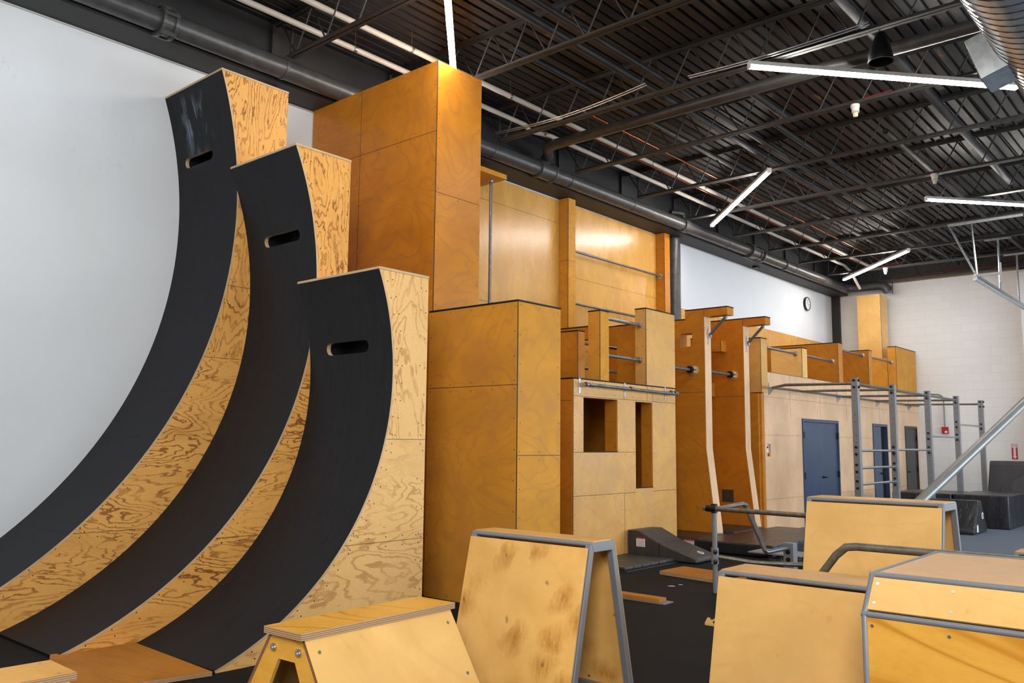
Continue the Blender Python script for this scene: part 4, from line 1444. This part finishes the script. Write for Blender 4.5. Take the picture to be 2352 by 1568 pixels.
def vault(label, xt0, xt1, y0, y1, zt, k, mat, topmat, nu=3):
    """steel-framed A-shaped vault box; ridge along Y"""
    t = thing('vault_box', label, 'vault box', ((xt0 + xt1) / 2, (y0 + y1) / 2, 0), 'steel framed vault boxes')
    tb = .045
    xb0, xb1 = xt0 - k * zt, xt1 + k * zt

    def xl(z):
        return xt0 - k * (zt - z)

    def xr(z):
        return xt1 + k * (zt - z)
    for yy in (y0, y1 - tb):
        m = MB()
        o = [(xb0, .001), (xt0, zt - .004), (xt1, zt - .004), (xb1, .001)]
        i = [(xb0 + tb * 1.1, .001), (xt0 + tb * 1.02 - k * (tb * 1.5) + 0, zt - tb * 1.5), (xt1 - tb * 1.02 + k * (tb * 1.5), zt - tb * 1.5), (xb1 - tb * 1.1, .001)]
        for a in range(3):
            m.prism([o[a], o[a + 1], i[a + 1], i[a]], 'y', yy, yy + tb)
        m.build('end_frame', 'steel', t, bevel=.004)
    for x in (xt0, xt1):
        s = 1 if x == xt0 else -1
        MB().tube([(x + s * .012, y0 + .005, zt - .016), (x + s * .012, y1 - .005, zt - .016)], .016, 10).build('edge_tube', 'steel', t, smooth=True)
    for x in (xb0, xb1):
        s = 1 if x == xb0 else -1
        MB().box(x + s * .005, x + s * .045, y0 + tb, y1 - tb, .001, .04).build('base_bar', 'steel', t)
    g = .012
    za, zb = zt - .040, .03
    m = MB()
    q = ((xl(za), y1 - g, za), (xl(za), y0 + g, za), (xl(zb), y0 + g, zb), (xl(zb), y1 - g, zb))
    q = tuple((x - .004, y, z) for x, y, z in q)
    slant_panel(m, *q, .016)
    pn = m.build('side_panel', mat, t, bevel=.0025)
    m = MB()
    face_screws(m, *q, nu, 2, 0)
    m.parts('screw', 'screw_light', pn)
    m = MB()
    q = ((xr(za), y0 + g, za), (xr(za), y1 - g, za), (xr(zb), y1 - g, zb), (xr(zb), y0 + g, zb))
    q = tuple((x + .004, y, z) for x, y, z in q)
    slant_panel(m, *q, .016)
    pn = m.build('side_panel', mat, t, bevel=.0025)
    m = MB()
    face_screws(m, *q, nu, 2, 0)
    m.parts('screw', 'screw_light', pn)
    m = MB().box(xt0 + .03, xt1 - .03, y0 + .004, y1 - .004, zt - .014, zt + .004)
    for y in (y0 + .04, y1 - .04, (y0 + y1) / 2):
        for x in (xt0 + .06, xt1 - .06):
            m.disc((x, y, zt + .004), (0, 0, 1), .008, 1, 10, .001)
    m.build('top_panel', [topmat, 'screw_light'], t, bevel=.003)
    return t


vault('tall narrow vault box of knotty plywood with grey steel A-frame, centre foreground', 4.555, 4.822, 3.274, 4.327, 1.05, .222, 'birch_knot', 'birch_top')
vault('long plywood vault box in front of the doors, grey steel ends', 7.885, 8.285, 2.03, 3.208, 1.205, .22, 'birch_box', 'birch_top')
vault('plywood vault box partly behind the big chamfered box', 5.60, 6.045, 1.71, 2.925, .805, .235, 'birch_box', 'birch_top')
vault('small plywood vault at the right edge, only its corner showing', 10.3, 10.7, .78, 2.0, .60, .2, 'birch_box', 'birch_top')

# big chamfered box
t = thing('vault_box', 'big chamfered plywood box with grey steel edge tubes, bottom right corner', 'vault box', (5.46, 1.0, 0), 'steel framed vault boxes')
Y0, Y1 = .42, 1.635
PRF = [(4.694, .002), (4.692, .815), (4.842, 1.0), (6.08, 1.0), (6.23, .815), (6.23, .002)]
for i in range(5):
    a, b = Vector((PRF[i][0], 0, PRF[i][1])), Vector((PRF[i + 1][0], 0, PRF[i + 1][1]))
    d = (b - a).normalized()
    n = Vector((-d.z, 0, d.x))
    a2, b2 = a + d * .022, b - d * .022
    m = MB()
    q = [(b2.x, Y1 - .02, b2.z), (b2.x, Y0 + .02, b2.z), (a2.x, Y0 + .02, a2.z), (a2.x, Y1 - .02, a2.z)]
    q = [tuple(Vector(v) + n * .002) for v in q]
    Pq = [Vector(v) for v in q]
    m.hexa(Pq, [v - n * .016 for v in Pq])
    nv = 1 if i in (1, 3) else 2
    pn = m.build('top_panel' if i == 2 else 'side_panel', ('birch_gold', 'birch_box', 'birch_top', 'birch_box', 'birch_gold')[i], t, bevel=.0025)
    m = MB()
    nn = n
    W = Y1 - Y0 - .04
    Hh = (Pq[3] - Pq[0]).length
    for iu in range(4):
        for jv in range(nv + 1):
            u = .035 / W + (1 - .07 / W) * iu / 3
            v = .04 / Hh + (1 - .08 / Hh) * jv / nv
            if 0 < jv < nv and 0 < iu < 3:
                continue
            p = Pq[0].lerp(Pq[1], u).lerp(Pq[3].lerp(Pq[2], u), v)
            m.disc(p, n, .0085, 0, 12, .003)
    m.parts('screw', 'screw_light', pn)
for (x, z) in PRF[1:5]:
    cxx = 5.46
    MB().tube([(x + (.008 if x < cxx else -.008), Y0, z - .008), (x + (.008 if x < cxx else -.008), Y1, z - .008)], .017, 12).build('edge_tube', 'steel', t, smooth=True)
for yy in (Y0, Y1 - .034):
    m = MB()
    pts = [(x + (.008 if x < 5.46 else -.008), yy + .017, max(.012, z - .008)) for x, z in PRF]
    m.tube(pts, .017, 12)
    m.build('end_frame', 'steel', t, smooth=True)
MB().prism([(x * .97 + 5.46 * .03, z * .96 + .01) for x, z in PRF], 'y', Y1 - .026, Y1 - .016).build('end_panel', 'birch_box', t)
MB().prism([(x * .97 + 5.46 * .03, z * .96 + .01) for x, z in PRF], 'y', Y0 + .016, Y0 + .026).build('end_panel', 'birch_box', t)

# all-plywood vault F1 (built along its own axis then turned)


def ply_vault(label, c, rot, L, W, zt, kl, ke, holes=True):
    """c = centre of the top plate (x, y); long axis = local X"""
    t = thing('plywood_vault', label, 'vault box', (c[0], c[1], 0), 'plywood vaults')
    pt = .036
    zt2 = zt - pt
    th = .022

    def B():
        return MB()
    cx, cy = c

    def sy(z, s):       # half width at height z
        return s * (W / 2 - .012 + kl * (zt2 - z))

    def sxx(z, s):
        return s * (L / 2 - .03 + ke * (zt2 - z))
    m = B().box(cx - L / 2, cx + L / 2, cy - W / 2, cy + W / 2, zt - pt, zt)
    m.mi[:] = [1, 1, 1, 1, 1, 0]
    for x in (-L / 2 + .07, L / 2 - .07):
        for y in (-W / 2 + .05, W / 2 - .05):
            m.disc((cx + x, cy + y, zt), (0, 0, 1), .009, 2, 12, .001)
    m.build('top_plate', ['birch_gold', 'edge', 'screw_light'], t, bevel=.005)
    for s in (-1, 1):
        m = B()
        P = [Vector((cx + sxx(zt2, -1), cy + sy(zt2, s), zt2)), Vector((cx + sxx(zt2, 1), cy + sy(zt2, s), zt2)), Vector((cx + sxx(0, 1), cy + sy(0, s), .002)), Vector((cx + sxx(0, -1), cy + sy(0, s), .002))]
        n = (P[1] - P[0]).cross(P[3] - P[0]).normalized() * (1 if s < 0 else -1)
        if n.dot(Vector((0, s, 0))) < 0:
            n = -n
        m.hexa(P, [p - n * th for p in P])
        m.mi[:] = [0, 0, 1, 1, 1, 1]
        ms = MB()
        for i in range(2):
            for j in range(3):
                p = P[0].lerp(P[1], .06 + .88 * i).lerp(P[3].lerp(P[2], .06 + .88 * i), .1 + .4 * j)
                ms.disc(p, n, .010, 0, 14, .003)
        pn = m.build('side_panel', ['birch_box', 'edge_brown'], t, bevel=.003)
        ms.parts('screw', 'screw_light', pn)
    for s in (-1, 1):
        m = B()

        def E(z, f, d=0):   # point on the end plane, f in -1..1 of half width
            return Vector((cx + sxx(z, s) - s * (d + .004), cy + f * (abs(sy(z, 1)) - th * .9), max(z, .002)))
        zh1, hw = zt2 - .125, .62
        frames = [((zt2, -1), (zt2, 1), (zh1, hw * .55), (zh1, -hw * .55)),
                  ((zt2, -1), (zh1, -hw * .55), (0.06, -.62), (0., -1)),
                  ((zt2, 1), (0., 1), (0.06, .62), (zh1, hw * .55)),
                  ((0.06, -.62), (.06, .62), (0, 1), (0, -1))]
        for q in frames:
            F = [E(z, f) for z, f in q]
            G = [E(z, f, th) for z, f in q]
            m.hexa(F, G)
        m.build('end_panel', 'birch_gold', t)
        m = B()
        for f in (-.62, .62):
            p = E(zt2 - .07, f)
            m.lathe([(.009, .016), (.017, .016), (.02, .01), (.02, 0)], p, (s, 0, .1), 16)
            m.lathe([(0, .006), (.009, .006), (.009, .016)], p, (s, 0, .1), 12)
        m.build('bolt', 'screw_light', t, smooth=True)
    t.rotation_euler = (0, 0, rot)
    return t


ply_vault('all-plywood vault box with open trapezoid end and bolts, bottom centre-left', (3.268, 3.932), R(2.6), 1.165, .315, .70, .62, .0)
ply_vault('pale plywood vault corner in the bottom left of the picture', (1.37, 4.80), R(-1), 1.18, .36, .50, .5, .0)

# ------------------------------------------------------------------ bent pipe rails
t = thing('bent_rail', 'thick bent grey pipe rail between the vault boxes at the right', 'rail', (6.45, 1.7, 0))
MB().tube([(6.41, 3.05, .02), (6.41, 2.40, .88), (6.41, 2.325, .945), (6.415, 2.25, .955), (6.46, -.3, .955)], .0285, 18).build('pipe', 'rail_bronze', t, smooth=True)
MB().tube([(6.46, -.3, .955), (6.46, -.36, .92), (6.46, -.4, .86), (6.46, -.4, .01)], .0285, 18).build('leg', 'rail_bronze', t, smooth=True)
MB().box(6.33, 6.49, 2.98, 3.12, .001, .012).build('base_plate', 'steel', t)

t = thing('stepped_rail', 'grey stepped pipe rail on two posts in the middle distance', 'rail', (9.6, 4.6, 0))
MB().tube([(9.085, 4.79, .001), (9.085, 4.79, .98)], .029, 16).build('post', 'steel', t, smooth=True)
MB().tube([(9.03, 4.89, .95), (8.91, 3.60, .95), (8.79, 2.36, .95)], .027, 16).build('rail', 'rail_bronze', t, smooth=True)
MB().tube([(8.79, 2.40, .95), (8.79, 2.40, .001)], .025, 16).build('post', 'steel', t, smooth=True)
MB().tube([(9.11, 4.79, .94), (9.99, 4.875, .955), (10.05, 4.865, .935), (9.83, 4.525, .435), (9.85, 4.51, .412), (10.46, 4.51, .412)], .026, 14).build('stepped_bar', 'steel_dark', t, smooth=True)
MB().box(10.46, 10.59, 4.445, 4.575, .001, .47).build('square_post', 'steel', t, bevel=.004)
for z in (.36, .27):
    MB().lathe([(0, .028), (.024, .022), (.028, 0)], (10.46, 4.51, z), (-1, 0, 0), 12).build('bolt', 'hardware', t, smooth=True)
MB().lathe([(.029, -.05), (.039, -.05), (.039, .05), (.029, .05)], (9.085, 4.79, .95), (0, 0, 1), 16).build('clamp', 'hardware', t, smooth=True)
MB().lathe([(.027, -.06), (.037, -.06), (.037, .06), (.027, .06)], (9.02, 4.79, .95), (.09, 1, 0), 16).build('clamp', 'hardware', t, smooth=True)
MB().lathe([(.029, -.09), (.043, -.09), (.043, .09), (.029, .09)], (9.085, 4.79, .415), (0, 0, 1), 16).build('clamp', 'steel', t, smooth=True)
for z in (.465, .355):
    MB().lathe([(0, .05), (.022, .045), (.026, 0)], (9.055, 4.77, z), (-1, -.5, 0), 12).build('bolt', 'hardware', t, smooth=True)
MB().tube([(9.085, 4.79, .41), (9.25, 4.4, .36), (9.5, 3.8, .36)], .024, 12).build('lower_bar', 'rail_bronze', t, smooth=True)

# leaning round pole at the right
t = thing('leaning_pole', 'thick grey pole slanting up to the right edge in front of the rig', 'pole', (13, 4.3, 0))
p0, d = Vector((14.185, 3.93, .9)), Vector((2.747, -.93, 1.548))
MB().tube([p0 - d * .575, p0 + d * 2.1], .078, 24).build('pole', 'steel_neutral', t, smooth=True)
MB().box(19.89, 20.01, 1.92, 2.04, 4.05, 6.955).build('drop_post', 'steel_neutral', t)
m = MB().box(12.45, 12.78, 4.30, 4.62, .001, .02)
m.build('foot_plate', 'steel', t)

# ------------------------------------------------------------------ mats


def mat_block(name, label, poly_bot, h, mat='vinyl', group=None, cat='mat', seams=(), bevel=.025):
    """poly_bot: four (x, y) corners"""
    xs = [p[0] for p in poly_bot]
    ys = [p[1] for p in poly_bot]
    t = thing(name, label, cat, (sum(xs) / 4, sum(ys) / 4, 0), group)
    m = MB().hexa([(x, y, .009) for x, y in poly_bot], [(x, y, h) for x, y in poly_bot])
    m.build('cover', mat, t, bevel=bevel, bseg=3)
    return t


mt = mat_block('crash_mat', 'black crash mat tucked between the climbing box and the first fin', [(12.5, 6.87), (13.47, 6.87), (13.47, 9.2), (12.5, 9.2)], .19, group='black crash mats')
mt = mat_block('crash_mat', 'wide black crash mat in front of the two flared fins', [(12.33, 5.55), (15.4, 5.55), (15.4, 6.85), (12.33, 6.85)], .19, group='black crash mats')
m = MB()
for k in range(16):
    m.box(12.35 + k * .19, 12.35 + k * .19 + .17, 5.545, 5.56, .15, .185)
m.build('blue_piping', 'door_blue', mt)
m = MB().box(12.31, 12.326, 6.55, 6.78, .06, .155, 0)
mt2 = mat_block('crash_mat', 'black crash mat between the two flared fins', [(13.76, 6.87), (14.99, 6.87), (14.99, 9.2), (13.76, 9.2)], .20, group='black crash mats')
lb = thing('warning_label', 'white printed label on the end of the black crash mat', 'label', (12.33, 6.98, .1))
lm = MB().box(12.486, 12.498, 6.95, 7.14, .04, .155, 0).box(12.485, 12.487, 6.95, 7.14, .135, .155, 1)
for k in range(5):
    lm.box(12.4855, 12.487, 6.97, 7.12, .055 + k * .016, .060 + k * .016, 2)
lm.build('print', ['paper', 'red', 'steel'], lb)

# wedge mat
t = thing('wedge_mat', 'charcoal folding wedge mat sloping down from the climbing box', 'mat', (11.2, 6.6, 0))
prof = [(7.235, .010), (7.235, .40), (7.05, .405), (6.70, .245), (6.13, .075), (6.09, .05), (6.09, .010)]
m = MB().prism(prof, 'x', 11.0, 11.68)
m.build('cover', 'vinyl_grey', t, bevel=.018, bseg=3)
m = MB().box(10.993, 10.999, 6.69, 6.70, .02, .24)
m.box(10.999, 11.68, 6.695, 6.70, .244, .248)
m.build('fold_seam', 'vinyl', t)
m = MB().box(10.992, 10.998, 6.93, 7.08, .17, .30, 0).box(10.991, 10.993, 6.93, 7.08, .285, .30, 1)
for k in range(6):
    m.box(10.9905, 10.992, 6.945, 7.065, .18 + k * .016, .184 + k * .016, 2)
m.build('care_label', ['paper', 'red', 'steel'], t, label='white printed care label')
m = MB()
cc = Vector((11.42, 6.25, .1145))
nn = Vector((0, -.286, .958))
m.lathe([(0, .004), (.05, .004), (.052, 0)], cc, nn, 24)
m.lathe([(0, .005), (.035, .005)], cc, nn, 24, 1)
m.build('badge', ['paper', 'steel'], t, label='white oval badge')

# folded panel mat
t = thing('folding_mat', 'thin folding panel mat lying against the climbing box beside the wedge', 'mat', (10.3, 6.8, 0))
for k in range(6):
    x0 = 9.70 + k * .215
    m = MB().hexa([(x0, 6.42, .010), (x0 + .205, 6.42, .010), (x0 + .205, 7.23, .010), (x0, 7.23, .010)], [(x0, 6.42, .058), (x0 + .205, 6.42, .058), (x0 + .205, 7.23, .058), (x0, 7.23, .058)])
    m.build('panel', 'vinyl_grey', t, bevel=.018, bseg=3)
MB().box(9.68, 11.0, 6.38, 7.23, .001, .010).build('base_sheet', 'vinyl_grey', t)

# right-hand mats
mat_block('foam_cube', 'black foam cube beside the rig posts, left of the two cubes', [(20.0, 5.0), (21.5, 5.0), (21.5, 6.2), (20.0, 6.2)], .69, group='black foam cubes')
cb2 = mat_block('foam_cube', 'black foam cube with blue glints at the right edge', [(20.05, 3.93), (21.9, 3.93), (21.9, 4.97), (20.05, 4.97)], .69, group='black foam cubes')
MB().box(20.045, 20.05, 4.10, 4.115, .02, .67).build('cover_seam', 'seam_black', cb2)
t = thing('foam_wedge', 'black triangular foam wedge with a white round badge in front of the cubes', 'mat', (18.9, 4.7, 0))
m = MB().prism([(18.32, .01), (18.32, .10), (18.80, .64), (18.98, .64), (19.34, .10), (19.34, .01)], 'y', 4.20, 5.3)
m.build('cover', 'vinyl', t, bevel=.03, bseg=3)
m = MB().lathe([(0, .003), (.065, .003), (.067, 0)], (19.02, 4.2, .34), (0, -1, 0), 24)
m.lathe([(0, .004), (.045, .004)], (19.02, 4.2, .34), (0, -1, 0), 24, 1)
m.build('badge', ['paper', 'steel'], t)
m = MB().box(18.52, 18.62, 4.194, 4.199, .05, .20, 0).box(18.52, 18.62, 4.193, 4.195, .18, .20, 1)
m.build('care_label', ['paper', 'red'], t)
t = thing('landing_mat', 'big upright dark landing mat against the block wall below the fire sign', 'mat', (23.2, 3.9, 0))
m = MB().hexa([(22.9, 2.2, .01), (23.2, 2.2, .01), (23.2, 4.99, .01), (22.9, 4.99, .01)], [(23.3, 2.2, 1.36), (23.6, 2.2, 1.36), (23.6, 4.93, 1.36), (23.3, 4.93, 1.36)])
m.build('cover', 'vinyl', t, bevel=.04, bseg=3)
m = MB().hexa([(23.262, 2.2, 1.25), (23.27, 2.2, 1.25), (23.27, 4.93, 1.25), (23.262, 4.93, 1.25)], [(23.294, 2.2, 1.355), (23.30, 2.2, 1.355), (23.30, 4.92, 1.355), (23.294, 4.92, 1.355)])
m.build('top_binding', 'vinyl_grey', t)

# ------------------------------------------------------------------ boards on the floor


def board(label, quad, h, mat, z0=.001, edge='edge'):
    m = MB().hexa([(x, y, z0) for x, y in quad], [(x, y, h) for x, y in quad])
    m.mi[:] = [0, 0, 1, 1, 1, 1]
    return tag(m.build('floor_board', [mat, edge], None, bevel=.003), label, 'board', 'plywood boards on the floor')


board('square stained plywood board at the foot of the lowest ramp', [(2.36, 5.98), (3.39, 5.76), (3.425, 7.02), (2.80, 7.10)], .034, 'board')
board('orange stained plywood board on the black floor beyond the knotty vault', [(9.64, 4.85), (10.25, 4.85), (10.42, 5.96), (9.83, 5.98)], .05, 'board')
sb = thing('step_board', 'small raised wooden block on a grey plate on the floor', 'board', (8.1, 5.15, 0))
MB().box(8.02, 8.22, 4.83, 5.52, .001, .012).build('base_plate', 'steel', sb)
MB().box(8.045, 8.19, 4.90, 5.50, .012, .05).build('block', 'board', sb, bevel=.003)
sb = thing('pad_board', 'small pale board with black bolts beside the vault box leg', 'board', (7.5, 3.95, 0))
MB().hexa([(7.40, 3.6, .001), (7.62, 3.6, .001), (7.66, 4.13, .001), (7.42, 4.03, .001)], [(7.40, 3.6, .025), (7.62, 3.6, .025), (7.66, 4.13, .025), (7.42, 4.03, .025)]).build('board', 'birch_box', sb, bevel=.003)
m = MB()
for x, y in ((7.6, 4.05), (7.46, 3.95), (7.46, 3.7)):
    m.lathe([(0, .02), (.014, .015), (.016, 0)], (x, y, .025), (0, 0, 1), 10)
m.parts('bolt', 'hardware', sb)

# spring board by the crash mats and tape scraps on the floor
t = thing('spring_board', 'low grey spring board in front of the wide black crash mat', 'spring board', (12.0, 5.3, 0))
MB().box(11.76, 12.29, 4.9, 5.68, .135, .155).build('top_plate', 'steel', t, bevel=.004)
MB().box(11.78, 12.27, 4.92, 5.66, .001, .012).build('base_plate', 'pipe_black', t)
for x, y in ((11.86, 5.10), (11.86, 5.38), (12.15, 5.10), (12.15, 5.38)):
    m = MB()
    m.tube([(x + .035 * math.cos(k * .6), y + .035 * math.sin(k * .6), .012 + .123 * k / 50) for k in range(51)], .005, 6)
    m.build('coil_spring', 'pipe_black', t, smooth=True)
for x, y, a in ((9.10, 5.40, .05), (9.28, 5.37, .03)):
    o = MB().hexa([(x, y, .0012), (x + a, y - a, .0012), (x + a * 1.3, y - a * .2, .0012), (x + .01, y + a * .7, .0012)], [(x, y, .003), (x + a, y - a, .003), (x + a * 1.3, y - a * .2, .003), (x + .01, y + a * .7, .003)]).build('paper_scrap', 'paper', None)
    tag(o, 'tiny white paper scrap on the black floor', 'scrap', 'white scraps on the floor')
